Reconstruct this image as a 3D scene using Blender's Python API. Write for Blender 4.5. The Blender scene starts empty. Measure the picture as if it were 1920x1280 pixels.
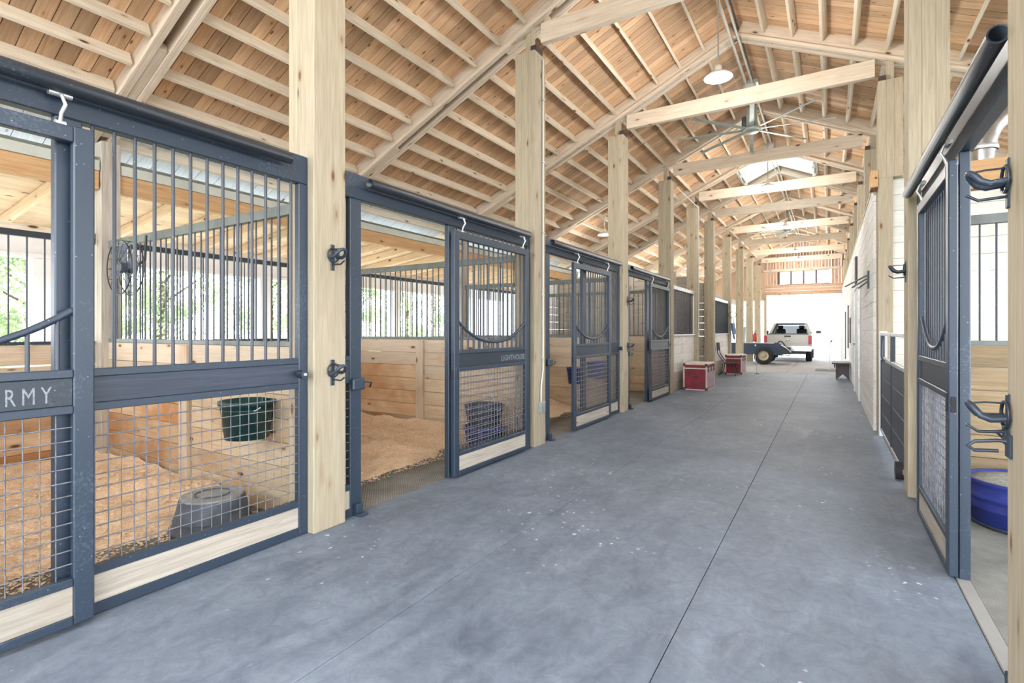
import bpy, bmesh, math, random
from mathutils import Vector, Matrix
random.seed(7)
C = bpy.context.scene.collection
SC = bpy.context.scene

# ------------------------------------------------------------------ camera, world, lights, exposure
YAW = 0.5494
cd = bpy.data.cameras.new('camera'); cam = bpy.data.objects.new('camera', cd); C.objects.link(cam)
cam.location = (0, 0, 1.45); cam.rotation_euler = (math.pi/2, 0, YAW)
cd.sensor_width = 36; cd.lens = 971.93/1920*36; cd.shift_y = -19.12/1920; cd.clip_start = 0.05; cd.clip_end = 500
SC.camera = cam
SC.view_settings.view_transform = 'Standard'; SC.view_settings.look = 'None'
SC.view_settings.gamma = 1; SC.view_settings.use_curve_mapping = False
SC.view_settings.exposure = 3.12
SC.cycles.max_bounces = 10; SC.cycles.diffuse_bounces = 7; SC.cycles.glossy_bounces = 3
SC.cycles.transmission_bounces = 4; SC.cycles.transparent_max_bounces = 8
SC.cycles.sample_clamp_indirect = 6; SC.cycles.caustics_reflective = False; SC.cycles.caustics_refractive = False
w = bpy.data.worlds.new('overcast_sky'); SC.world = w; w.use_nodes = True
bg = w.node_tree.nodes['Background']; bg.inputs[0].default_value = (0.90, 0.95, 1.0, 1); bg.inputs[1].default_value = 1.15
LAMP_W = 17.0
def sun():
    l = bpy.data.lights.new('sun', 'SUN'); l.energy = 1.3; l.angle = math.radians(8); l.color = (1, .96, .9)
    o = bpy.data.objects.new('sun', l); C.objects.link(o); o.rotation_euler = (math.radians(38), 0, math.radians(-72))
sun()

# ------------------------------------------------------------------ materials
def newmat(name):
    m = bpy.data.materials.new(name); m.use_nodes = True
    nt = m.node_tree; b = nt.nodes['Principled BSDF']
    return m, nt, b
def N(nt, t, **kw):
    n = nt.nodes.new(t)
    for k, v in kw.items(): setattr(n, k, v)
    return n
def L(nt, a, b): nt.links.new(a, b)
def coords(nt, scale, rnd=True, world=False):
    if world:
        g = N(nt, 'ShaderNodeNewGeometry'); src = g.outputs['Position']
    else:
        tc = N(nt, 'ShaderNodeTexCoord'); src = tc.outputs['Object']
    mp = N(nt, 'ShaderNodeMapping'); mp.inputs['Scale'].default_value = scale; L(nt, src, mp.inputs['Vector'])
    if rnd:
        oi = N(nt, 'ShaderNodeObjectInfo'); mu = N(nt, 'ShaderNodeMath', operation='MULTIPLY'); mu.inputs[1].default_value = 37.0
        L(nt, oi.outputs['Random'], mu.inputs[0]); L(nt, mu.outputs[0], mp.inputs['Location'])
    return mp.outputs[0]
def noise(nt, vec, scale, detail=3, rough=.55, dist=0):
    n = N(nt, 'ShaderNodeTexNoise'); n.inputs['Scale'].default_value = scale; n.inputs['Detail'].default_value = detail
    n.inputs['Roughness'].default_value = rough; n.inputs['Distortion'].default_value = dist; L(nt, vec, n.inputs['Vector']); return n.outputs['Fac']
def ramp(nt, fac, stops):
    r = N(nt, 'ShaderNodeValToRGB'); els = r.color_ramp.elements
    while len(els) < len(stops): els.new(.5)
    for e, (p, c) in zip(els, stops):
        e.position = p; e.color = (c[0], c[1], c[2], 1) if len(c) == 3 else c
    L(nt, fac, r.inputs[0]); return r.outputs[0]
def mix(nt, fac, a, b, mode='MIX'):
    m = N(nt, 'ShaderNodeMix', data_type='RGBA', blend_type=mode)
    if isinstance(fac, (int, float)): m.inputs[0].default_value = fac
    else: L(nt, fac, m.inputs[0])
    for i, x in ((6, a), (7, b)):
        if isinstance(x, tuple): m.inputs[i].default_value = (x[0], x[1], x[2], 1)
        else: L(nt, x, m.inputs[i])
    return m.outputs[2]
def bump(nt, b, h, strength, dist=.01):
    n = N(nt, 'ShaderNodeBump'); n.inputs['Strength'].default_value = strength; n.inputs['Distance'].default_value = dist
    L(nt, h, n.inputs['Height']); L(nt, n.outputs[0], b.inputs['Normal'])
BW = ((0, 0, 0), (1, 1, 1))
def wood(name, c1, c2, knot=(.10, .045, .02), knots=1.0, vary=.25, rough=.75, stain=None, stain_amt=.5, kn_scale=1.0):
    m, nt, b = newmat(name)
    v = coords(nt, (1, 1, 1))
    mp = N(nt, 'ShaderNodeMapping'); mp.inputs['Scale'].default_value = (1.2, 22, 22); L(nt, v, mp.inputs['Vector'])
    g1 = noise(nt, mp.outputs[0], 1.6, 4, .6, .6)
    mp2 = N(nt, 'ShaderNodeMapping'); mp2.inputs['Scale'].default_value = (2.5, 90, 90); L(nt, v, mp2.inputs['Vector'])
    g2 = noise(nt, mp2.outputs[0], 1.5, 2)
    col = ramp(nt, g1, [(.28, c1), (.72, c2)])
    fine = ramp(nt, g2, [(.3, (.80, .80, .80)), (.7, (1.08, 1.08, 1.08))])
    col = mix(nt, .7, col, fine, 'MULTIPLY')
    if stain:
        s = noise(nt, v, 1.1, 3, .6, .4)
        f = ramp(nt, s, [(max(0, .62-stain_amt*.45), BW[0]), (min(1, .86-stain_amt*.45), BW[1])])
        col = mix(nt, f, col, stain)
    if knots > 0:
        mp3 = N(nt, 'ShaderNodeMapping'); mp3.inputs['Scale'].default_value = (2.6*kn_scale, 7*kn_scale, 7*kn_scale); L(nt, v, mp3.inputs['Vector'])
        vo = N(nt, 'ShaderNodeTexVoronoi'); vo.inputs['Scale'].default_value = 1.0; L(nt, mp3.outputs[0], vo.inputs['Vector'])
        f = ramp(nt, vo.outputs['Distance'], [(.07, (1, 1, 1)), (.14, (0, 0, 0))])
        col = mix(nt, f, col, knot)
        halo = ramp(nt, vo.outputs['Distance'], [(.1, (.82, .72, .60)), (.30, (1, 1, 1))])
        col = mix(nt, .55*knots, col, halo, 'MULTIPLY')
    oi = N(nt, 'ShaderNodeObjectInfo')
    hs = N(nt, 'ShaderNodeHueSaturation')
    mr = N(nt, 'ShaderNodeMapRange'); mr.inputs['To Min'].default_value = 1-vary; mr.inputs['To Max'].default_value = 1+vary*.6
    L(nt, oi.outputs['Random'], mr.inputs['Value']); L(nt, mr.outputs[0], hs.inputs['Value'])
    L(nt, col, hs.inputs['Color']); L(nt, hs.outputs[0], b.inputs['Base Color'])
    b.inputs['Roughness'].default_value = rough
    bump(nt, b, g2, .25, .004)
    return m
M = {}
M['post'] = wood('pale_glulam', (.375, .315, .22), (.475, .41, .30), knot=(.17, .09, .045), vary=.10, kn_scale=1.0)
M['truss'] = wood('truss_pine', (.60, .49, .37), (.76, .66, .54), vary=.12, kn_scale=.9)
M['purlin'] = wood('purlin_pine', (.70, .60, .46), (.84, .76, .62), vary=.12)
M['deck'] = wood('deck_pine', (.58, .345, .185), (.80, .56, .36), knot=(.20, .08, .035), vary=.32, kn_scale=1.5)
M['porch_deck'] = wood('porch_deck_pine', (.62, .46, .30), (.78, .64, .46), vary=.15)
M['eave_deck'] = wood('daylight_tinted_deck', (.62, .66, .74), (.74, .78, .86), knots=.2, vary=.06)  # cool pale tint stands in for daylight on the eave boards
M['beam'] = wood('header_pine', (.46, .25, .11), (.62, .40, .20), vary=.12)
M['plank_hi'] = wood('stall_plank_upper', (.54, .43, .31), (.66, .55, .42), vary=.12, stain=(.42, .22, .09), stain_amt=.1)
M['plank_mid'] = wood('stall_plank_near_aisle', (.50, .38, .25), (.64, .52, .37), vary=.14, stain=(.44, .24, .10), stain_amt=.25)
M['plank_lo'] = wood('stall_plank_lower', (.52, .36, .21), (.68, .51, .34), vary=.18, stain=(.42, .20, .075), stain_amt=.45)
M['kick'] = wood('kick_board_pine', (.36, .315, .26), (.56, .51, .44), vary=.1, knot=(.25, .15, .08))
M['whitewash'] = wood('whitewashed_plank', (.72, .72, .70), (.88, .88, .87), knot=(.4, .33, .27), knots=.5, vary=.10)
M['gable'] = wood('gable_pine', (.52, .33, .22), (.66, .46, .33), vary=.15)
M['rwall'] = wood('weathered_plank', (.25, .18, .10), (.42, .31, .18), knot=(.08, .05, .03), vary=.25)
M['white_board'] = wood('white_lap_board', (.74, .76, .70), (.84, .85, .80), knots=0, vary=.03)
def plain(name, col, rough=.6, metal=0, nscale=0, namt=.15, emit=None, bumps=0):
    m, nt, b = newmat(name)
    b.inputs['Base Color'].default_value = (*col, 1); b.inputs['Roughness'].default_value = rough; b.inputs['Metallic'].default_value = metal
    if nscale:
        v = coords(nt, (1, 1, 1)); n = noise(nt, v, nscale, 4, .6)
        lo = tuple(x*(1-namt) for x in col); hi = tuple(min(1, x*(1+namt)) for x in col)
        L(nt, ramp(nt, n, [(.3, lo), (.7, hi)]), b.inputs['Base Color'])
        if bumps: bump(nt, b, n, bumps, .004)
    if emit:
        b.inputs['Emission Color'].default_value = (*emit[0], 1); b.inputs['Emission Strength'].default_value = emit[1]
    return m
def steel(name, base, dust, amt):
    m, nt, b = newmat(name)
    v = coords(nt, (1, 1, 1), world=True, rnd=False)
    n1 = noise(nt, v, 2.3, 4, .6); n2 = noise(nt, v, 60, 3, .7)
    vo = N(nt, 'ShaderNodeTexVoronoi'); vo.inputs['Scale'].default_value = 22; L(nt, v, vo.inputs['Vector'])
    spk = ramp(nt, vo.outputs['Distance'], [(.03, (1, 1, 1)), (.09, (0, 0, 0))])
    ml = N(nt, 'ShaderNodeMath', operation='MULTIPLY'); L(nt, n1, ml.inputs[0]); L(nt, n2, ml.inputs[1])
    f = ramp(nt, ml.outputs[0], [(.36-amt*.12, (0, 0, 0)), (.55, (amt, amt, amt))])
    col = mix(nt, f, base, dust); col = mix(nt, spk, col, tuple(x*1.1 for x in dust))
    L(nt, col, b.inputs['Base Color']); b.inputs['Roughness'].default_value = .42
    b.inputs['Specular IOR Level'].default_value = .6
    return m
M['steel'] = steel('dusty_black_steel', (.024, .040, .066), (.20, .25, .33), .48)
M['steel_clean'] = steel('black_steel', (.016, .026, .040), (.15, .19, .24), .45)
M['wire'] = plain('grey_wire', (.17, .175, .20), .5, 0, 30, .4)
M['bar'] = steel('bar_steel', (.040, .050, .068), (.17, .20, .25), .3)
M['rail_grey'] = plain('grey_green_steel', (.15, .17, .16), .5, 0, 6, .25)
M['black_board'] = wood('black_painted_board', (.030, .040, .062), (.060, .075, .11), knots=0, vary=.1, rough=.5)
M['plate'] = plain('pale_green_plate', (.50, .52, .46), .7, 0, 3, .12)
M['galv'] = plain('galvanised_metal', (.55, .57, .57), .4, .7, 8, .2)
M['white_metal'] = plain('white_enamel', (.75, .76, .74), .4)
M['glow'] = plain('lamp_glow', (1, 1, 1), .5, emit=((1, .97, .92), 6.0))
M['fan'] = plain('fan_grey_green', (.38, .43, .39), .45, .3, 5, .15)
M['conduit'] = plain('white_conduit', (.60, .62, .58), .5)
M['green_plastic'] = plain('green_plastic', (.012, .055, .050), .45, 0, 9, .3)
M['grey_plastic'] = plain('grey_plastic', (.075, .09, .115), .55, 0, 8, .4)
M['dusty_grey'] = plain('dusty_grey_plastic', (.30, .31, .31), .8, 0, 12, .25)
M['dark_plastic'] = plain('dark_plastic', (.035, .045, .065), .55, 0, 8, .3)
M['blue_plastic'] = plain('blue_plastic', (.022, .035, .22), .45, 0, 6, .3)
M['pale_plastic'] = plain('pale_feed_dust', (.32, .33, .30), .9, 0, 30, .35)
M['red'] = plain('red_trunk_cloth', (.20, .010, .024), .55, 0, 5, .25)
M['trunk_trim'] = plain('cream_trim', (.62, .55, .50), .6, 0, 7, .15)
M['brass'] = plain('dark_metal_fitting', (.08, .06, .06), .5, .5)
M['rubber'] = plain('rubber', (.02, .021, .025), .8, 0, 20, .3)
M['rim'] = plain('cream_wheel_rim', (.42, .36, .25), .5, .2)
M['navy'] = plain('navy_trailer_paint', (.025, .045, .085), .5, 0, 3, .3)
M['truck'] = plain('truck_paint_silver', (.42, .41, .38), .3, .3)
M['truck_dark'] = plain('truck_dark_trim', (.05, .055, .065), .4)
M['taillight'] = plain('taillight_red', (.45, .03, .05), .3)
M['chrome'] = plain('chrome', (.6, .6, .6), .2, .9)
M['glass_dark'] = plain('tinted_glass', (.16, .19, .21), .08, .0)
M['bench'] = plain('dark_stained_bench', (.10, .085, .09), .6, 0, 6, .3)
M['mat'] = plain('door_mat', (.11, .12, .115), .9, 0, 40, .3)
M['blue_cloth'] = plain('blue_cloth', (.20, .30, .50), .9, 0, 12, .4)
M['red_ext'] = plain('extinguisher_red', (.5, .02, .02), .35)
M['white_paint'] = plain('white_painted_wood', (.80, .83, .90), .6, 0, 3, .05)
M['chalk'] = plain('chalk', (.24, .27, .31), .9, 0, 120, .5)
M['bark'] = plain('bark', (.12, .09, .07), .9, 0, 8, .3)
M['gravel'] = plain('pale_gravel', (.30, .295, .28), .95, 0, 3, .15)
M['grass'] = plain('grass', (.14, .20, .07), .95, 0, 2, .3)
M['foil'] = plain('foil_duct', (.5, .5, .5), .25, .9, 6, .3, bumps=.6)
M['roofsheet'] = plain('roof_sheet', (.25, .26, .27), .6)
M['paper'] = plain('white_notice', (.70, .70, .68), .8)
def leafmat():
    m, nt, b = newmat('leaf_green')
    v = coords(nt, (1, 1, 1), world=True, rnd=False); n = noise(nt, v, 1.4, 4)
    L(nt, ramp(nt, n, [(.3, (.20, .27, .15)), (.7, (.40, .48, .31))]), b.inputs['Base Color'])
    b.inputs['Roughness'].default_value = .6
    tr = N(nt, 'ShaderNodeBsdfTranslucent'); tr.inputs['Color'].default_value = (.38, .46, .28, 1)
    ms = N(nt, 'ShaderNodeMixShader'); ms.inputs[0].default_value = .45
    out = nt.nodes['Material Output']
    L(nt, b.outputs[0], ms.inputs[1]); L(nt, tr.outputs[0], ms.inputs[2]); L(nt, ms.outputs[0], out.inputs['Surface'])
    return m
M['leaf'] = leafmat()
def glassmat():
    m, nt, b = newmat('window_glass'); b.inputs['Base Color'].default_value = (.9, .95, 1, 1)
    b.inputs['Transmission Weight'].default_value = 1; b.inputs['Roughness'].default_value = .02; b.inputs['IOR'].default_value = 1.05
    return m
M['glass'] = glassmat()
M['tint'] = glassmat(); M['tint'].name = 'tinted_window_glass'; M['tint'].node_tree.nodes['Principled BSDF'].inputs['Base Color'].default_value = (.10, .11, .12, 1)
def concrete():
    m, nt, b = newmat('blue_grey_concrete')
    v = coords(nt, (1, 1, 1), world=True, rnd=False)
    n1 = noise(nt, v, .7, 5, .65, .5)
    mp = N(nt, 'ShaderNodeMapping'); mp.inputs['Scale'].default_value = (1.6, .55, 1); mp.inputs['Rotation'].default_value = (0, 0, .5); L(nt, v, mp.inputs['Vector'])
    n2 = noise(nt, mp.outputs[0], 3.2, 6, .7, .8); n3 = noise(nt, v, 90, 3, .7)
    col = ramp(nt, n1, [(.30, (.112, .142, .188)), (.70, (.186, .226, .290))])
    col = mix(nt, .75, col, ramp(nt, n2, [(.34, (.68, .70, .74)), (.48, (.95, .95, .95)), (.52, (1.02, 1.02, 1.02)), (.68, (1.25, 1.22, 1.18))]), 'MULTIPLY')
    col = mix(nt, .5, col, ramp(nt, n3, [(.3, (.85, .85, .85)), (.7, (1.12, 1.12, 1.12))]), 'MULTIPLY')
    n4 = noise(nt, v, 9, 5, .7, 1.2)
    col = mix(nt, .7, col, ramp(nt, n4, [(.33, (.78, .78, .80)), (.66, (1.22, 1.22, 1.2))]), 'MULTIPLY')
    # white droppings / paint flecks scattered in clusters
    mask = noise(nt, v, .75, 2, .5)
    for sc, lo, hi in ((6.0, .07, .12), (17.0, .13, .22)):
        d = N(nt, 'ShaderNodeVectorMath', operation='ADD'); nn = N(nt, 'ShaderNodeTexNoise'); nn.inputs['Scale'].default_value = 30; L(nt, v, nn.inputs['Vector'])
        sm = N(nt, 'ShaderNodeVectorMath', operation='SCALE'); sm.inputs['Scale'].default_value = .05; L(nt, nn.outputs['Color'], sm.inputs[0])
        L(nt, v, d.inputs[0]); L(nt, sm.outputs[0], d.inputs[1])
        vo = N(nt, 'ShaderNodeTexVoronoi'); vo.inputs['Scale'].default_value = sc; L(nt, d.outputs[0], vo.inputs['Vector'])
        f = ramp(nt, vo.outputs['Distance'], [(lo, (1, 1, 1)), (hi, (0, 0, 0))])
        k = ramp(nt, mask, [(.52, (0, 0, 0)), (.60, (1, 1, 1))])
        sel = N(nt, 'ShaderNodeSeparateColor'); L(nt, vo.outputs['Color'], sel.inputs[0])
        k2 = ramp(nt, sel.outputs[0], [(.70, (0, 0, 0)), (.74, (.85, .85, .85))])
        col = mix(nt, mix(nt, 1.0, mix(nt, 1.0, f, k, 'MULTIPLY'), k2, 'MULTIPLY'), col, (.62, .66, .74))
    # faint lighter scuffs
    s = noise(nt, mp.outputs[0], 1.1, 6, .8, 1.5)
    col = mix(nt, ramp(nt, s, [(.60, (0, 0, 0)), (.74, (.35, .35, .35))]), col, (.36, .38, .40))
    L(nt, col, b.inputs['Base Color'])
    L(nt, ramp(nt, n2, [(.3, (.55, .55, .55)), (.7, (.75, .75, .75))]), b.inputs['Roughness'])
    bump(nt, b, n3, .15, .003)
    return m
M['concrete'] = concrete()
M['joint'] = plain('joint_dark', (.06, .065, .08), .9)
M['porch_concrete'] = plain('porch_concrete', (.50, .50, .48), .85, 0, 2, .12)
M['pale_concrete'] = plain('pale_concrete', (.27, .27, .265), .85, 0, 2, .12)
def shavmat():
    m, nt, b = newmat('pine_shavings')
    v = coords(nt, (1, 1, 1), world=True, rnd=False)
    n = noise(nt, v, 55, 4, .75); n1 = noise(nt, v, 1.5, 3)
    col = ramp(nt, n, [(.28, (.58, .39, .23)), (.46, (.84, .64, .44)), (.64, (.96, .85, .68))])
    col = mix(nt, .6, col, ramp(nt, n1, [(.3, (.80, .76, .72)), (.7, (1.1, 1.1, 1.1))]), 'MULTIPLY')
    L(nt, col, b.inputs['Base Color']); b.inputs['Roughness'].default_value = .9; bump(nt, b, n, .5, .015)
    return m
M['shavings'] = shavmat()
def rubbermat():
    m, nt, b = newmat('ribbed_rubber_mat')
    v = coords(nt, (1, 1, 1), world=True, rnd=False)
    wv = N(nt, 'ShaderNodeTexWave', wave_type='BANDS', bands_direction='DIAGONAL'); wv.inputs['Scale'].default_value = 22; wv.inputs['Distortion'].default_value = .3; L(nt, v, wv.inputs['Vector'])
    n = noise(nt, v, 3, 5, .7)
    col = ramp(nt, n, [(.3, (.15, .155, .15)), (.7, (.27, .27, .25))])
    col = mix(nt, .5, col, ramp(nt, wv.outputs['Fac'], [(.2, (.6, .6, .6)), (.8, (1.15, 1.15, 1.15))]), 'MULTIPLY')
    L(nt, col, b.inputs['Base Color']); b.inputs['Roughness'].default_value = .85; bump(nt, b, wv.outputs['Fac'], .4, .004)
    return m
M['rubber_mat'] = rubbermat()

# ------------------------------------------------------------------ helpers
def wpos(o):
    p = Vector((0, 0, 0))
    while o is not None: p += o.location; o = o.parent
    return p
def tag(o, label=None, cat=None, group=None, kind=None):
    if label: o['label'] = label
    if cat: o['category'] = cat
    if group: o['group'] = group
    if kind: o['kind'] = kind
    return o
def thing(name, loc, label=None, cat=None, group=None, kind=None):
    o = bpy.data.objects.new(name, None); C.objects.link(o); o.location = loc; o.empty_display_size = .1
    return tag(o, label, cat, group, kind)
class MB:
    def __init__(s): s.v = []; s.f = []; s.sm = []
    def add(s, vs, fs, smooth=False):
        n = len(s.v); s.v += [tuple(p) for p in vs]; s.f += [tuple(i+n for i in f) for f in fs]; s.sm += [smooth]*len(fs); return s
    def box(s, x0, x1, y0, y1, z0, z1):
        return s.add([(x0,y0,z0),(x1,y0,z0),(x1,y1,z0),(x0,y1,z0),(x0,y0,z1),(x1,y0,z1),(x1,y1,z1),(x0,y1,z1)],
                     [(3,2,1,0),(4,5,6,7),(0,1,5,4),(1,2,6,5),(2,3,7,6),(3,0,4,7)])
    def prism(s, poly, axis, a, b):   # poly: 2-D points; extruded along axis from a to b
        def P(p, t):
            return {'x': (t, p[0], p[1]), 'y': (p[0], t, p[1]), 'z': (p[0], p[1], t)}[axis]
        n = len(poly)
        return s.add([P(p, a) for p in poly]+[P(p, b) for p in poly],
                     [tuple(range(n))[::-1], tuple(range(n, 2*n))]+[(i, (i+1) % n, n+(i+1) % n, n+i) for i in range(n)])
    def path(s, pts, r, n=8, closed=False, caps=True):
        pts = [Vector(p) for p in pts]; m = len(pts); rings = []
        rr = r if isinstance(r, (list, tuple)) else [r]*m
        up = None
        for i, p in enumerate(pts):
            if closed: t = (pts[(i+1) % m]-pts[i-1])
            else: t = pts[min(i+1, m-1)]-pts[max(i-1, 0)]
            t.normalize()
            if up is None: up = Vector((0, 0, 1)) if abs(t.z) < .9 else Vector((1, 0, 0))
            a = t.cross(up); a.normalize(); bq = a.cross(t); up = bq
            rings.append([p+a*math.cos(2*math.pi*k/n)*rr[i]+bq*math.sin(2*math.pi*k/n)*rr[i] for k in range(n)])
        vs = [q for R in rings for q in R]; fs = []
        for i in range(m if closed else m-1):
            j = (i+1) % m
            for k in range(n): fs.append((i*n+k, i*n+(k+1) % n, j*n+(k+1) % n, j*n+k))
        s.add(vs, fs, True)
        if caps and not closed:
            s.add(rings[0], [tuple(range(n))[::-1]]); s.add(rings[-1], [tuple(range(n))])
        return s
    def lathe(s, prof, c=(0, 0, 0), n=24, sx=1, sy=1, smooth=True):   # prof [(r,z)]
        vs = [(c[0]+r*sx*math.cos(2*math.pi*k/n), c[1]+r*sy*math.sin(2*math.pi*k/n), c[2]+z) for r, z in prof for k in range(n)]
        fs = [(i*n+k, i*n+(k+1) % n, (i+1)*n+(k+1) % n, (i+1)*n+k) for i in range(len(prof)-1) for k in range(n)]
        return s.add(vs, fs, smooth)
    def disc(s, c, r, n=24, axis='z'):
        def P(a):
            u, w_ = r*math.cos(a), r*math.sin(a)
            return {'z': (c[0]+u, c[1]+w_, c[2]), 'x': (c[0], c[1]+u, c[2]+w_), 'y': (c[0]+u, c[1], c[2]+w_)}[axis]
        return s.add([P(2*math.pi*k/n) for k in range(n)], [tuple(range(n))])
    def build(s, name, mat, parent=None, loc=None, kind=None):
        org = wpos(parent) if parent is not None else Vector(loc if loc is not None else (0, 0, 0))
        me = bpy.data.meshes.new(name); me.from_pydata([tuple(Vector(p)-org) for p in s.v], [], s.f)
        me.polygons.foreach_set('use_smooth', s.sm); me.materials.append(mat); me.update()
        bm = bmesh.new(); bm.from_mesh(me); bmesh.ops.recalc_face_normals(bm, faces=bm.faces); bm.to_mesh(me); bm.free()
        o = bpy.data.objects.new(name, me); C.objects.link(o)
        if parent is not None: o.parent = parent
        else: o.location = org
        if kind: o['kind'] = kind
        return o
_cache = {}
def boxmesh(lx, ly, lz, mat, bev):
    key = (round(lx, 3), round(ly, 4), round(lz, 4), mat.name, round(bev, 4))
    if key in _cache: return _cache[key]
    bm = bmesh.new(); bmesh.ops.create_cube(bm, size=1); bmesh.ops.scale(bm, vec=(lx, ly, lz), verts=bm.verts)
    if bev > 0: bmesh.ops.bevel(bm, geom=bm.edges[:], offset=bev, segments=1, affect='EDGES')
    me = bpy.data.meshes.new('timber'); bm.to_mesh(me); bm.free(); me.materials.append(mat); _cache[key] = me
    return me
def timber(name, p0, p1, wd, ht, mat, parent=None, up=(0, 0, 1), bev=.004, **kw):
    p0, p1 = Vector(p0), Vector(p1); ax = p1-p0; ln = ax.length; ax.normalize(); up = Vector(up)
    z = up-ax*up.dot(ax); z.normalize(); y = z.cross(ax)
    o = bpy.data.objects.new(name, boxmesh(ln, wd, ht, mat, bev)); C.objects.link(o)
    m4 = Matrix((ax, y, z)).transposed().to_4x4(); c = (p0+p1)/2
    if parent is not None: o.parent = parent; c = c-wpos(parent)
    m4.translation = c; o.matrix_basis = m4
    return tag(o, **kw) if kw else o
def bx(name, x0, x1, y0, y1, z0, z1, mat, parent=None, bev=.003, **kw):   # axis aligned, long axis becomes local X
    dx, dy, dz = x1-x0, y1-y0, z1-z0; cx, cy, cz = (x0+x1)/2, (y0+y1)/2, (z0+z1)/2
    if dx >= dy and dx >= dz: return timber(name, (x0, cy, cz), (x1, cy, cz), dy, dz, mat, parent, (0, 0, 1), bev, **kw)
    if dy >= dz: return timber(name, (cx, y0, cz), (cx, y1, cz), dx, dz, mat, parent, (0, 0, 1), bev, **kw)
    return timber(name, (cx, cy, z0), (cx, cy, z1), dx, dy, mat, parent, (0, 1, 0), bev, **kw)
_rod = {}
def rod(name, p0, p1, r, mat, parent, n=8):
    p0, p1 = Vector(p0), Vector(p1); d = p1-p0; ln = d.length
    key = (round(ln, 3), r, mat.name, n)
    if key not in _rod:
        b = MB(); b.path([(0, 0, -ln/2), (0, 0, ln/2)], r, n); me = bpy.data.meshes.new(name); me.from_pydata(b.v, [], b.f)
        me.polygons.foreach_set('use_smooth', b.sm); me.materials.append(mat); _rod[key] = me
    o = bpy.data.objects.new(name, _rod[key]); C.objects.link(o)
    c = (p0+p1)/2
    if parent is not None: o.parent = parent; c = c-wpos(parent)
    q = d.to_track_quat('Z', 'Y'); m4 = q.to_matrix().to_4x4(); m4.translation = c; o.matrix_basis = m4
    return o
def dup(root, loc, label=None):
    r = root.copy(); C.objects.link(r); r.location = loc
    if label: r['label'] = label
    for ch in list(root.children):
        c = ch.copy(); C.objects.link(c); c.parent = r
        for g in list(ch.children):
            d = g.copy(); C.objects.link(d); d.parent = c
    return r
ORD = ['first', 'second', 'third', 'fourth', 'fifth', 'sixth', 'seventh', 'eighth', 'ninth', 'tenth', 'eleventh', 'twelfth']

# ------------------------------------------------------------------ setting: ground, floor
PR = [-.55, 2.70, 5.95, 9.20, 12.45, 15.25, 17.66, 20.95, 24.2, 27.45, 30.70]      # far faces of the posts
PW = .285
PC = [y-PW/2 for y in PR]
XL, XR = -3.1365, .585
gr = MB(); gr.add([(-90, -40, -.16), (60, -40, -.16), (60, 140, -.16), (-90, 140, -.16)], [(0, 1, 2, 3)])
tag(gr.build('ground', M['gravel']), kind='structure')
lw = MB(); lw.add([(-80, -30, -.14), (-12.5, -30, -.14), (-12.5, 80, -.14), (-80, 80, -.14)], [(0, 1, 2, 3)])
tag(lw.build('lawn', M['grass']), kind='structure')
fl = thing('floor', (-1.2, 0, 0), kind='structure')
b = MB(); b.box(-10.2, 5.2, -6, 31.6, -.15, -.012); b.build('sub_floor', M['joint'], fl)
ycuts = [-6, -2.2, 4.6, 11.4, 17.4, 20.2]
xcuts = [-3.235, -1.885, -.635, .63]
for i in range(len(ycuts)-1):
    for j in range(3):
        bx('slab', xcuts[j]+.002, xcuts[j+1]-.002, ycuts[i]+.002, ycuts[i+1]-.002, -.10, 0, M['concrete'], fl, bev=.002)
for (x0, x1, y0, y1) in ((-3.235, -1.3, 20.2, 25.9), (-1.3, .63, 20.2, 25.9), (-3.235, -1.3, 25.9, 31.6), (-1.3, .63, 25.9, 31.6), (-10.2, -3.235, 15.3, 31.6), (.63, 5.2, 9.2, 31.6)):
    bx('slab', x0+.003, x1-.003, y0+.003, y1-.003, -.10, 0 if y0 > 20 else -.002, M['pale_concrete'] if y0 > 20 or x0 < -4 else M['concrete'], fl, bev=.002)
for (x0, x1, y0, y1) in ((-10.2, -6.9, -6, 15.3),): bx('slab', x0, x1, y0, y1, -.10, -.004, M['porch_concrete'], fl, bev=.002)
for i, (y0, y1) in enumerate([(-6, -.69), (-.69, 2.56), (2.56, 5.81), (5.81, 9.06), (9.06, 12.31), (12.31, 15.3)]):
    bx('rubber_mat', -6.9+.003, -3.24, y0+.003, y1-.003, -.06, -.003, M['rubber_mat'], fl, bev=.002)
for (y0, y1) in ((-6, -.69), (-.69, 2.56), (2.56, 5.81), (5.81, 9.2)):
    bx('rubber_mat', .70, 5.2, y0+.003, y1-.003, -.06, -.003, M['rubber_mat'], fl, bev=.002)
bx('threshold', .632, .698, -6, 9.2, -.05, .004, M['pale_concrete'], fl, bev=.004)

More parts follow.
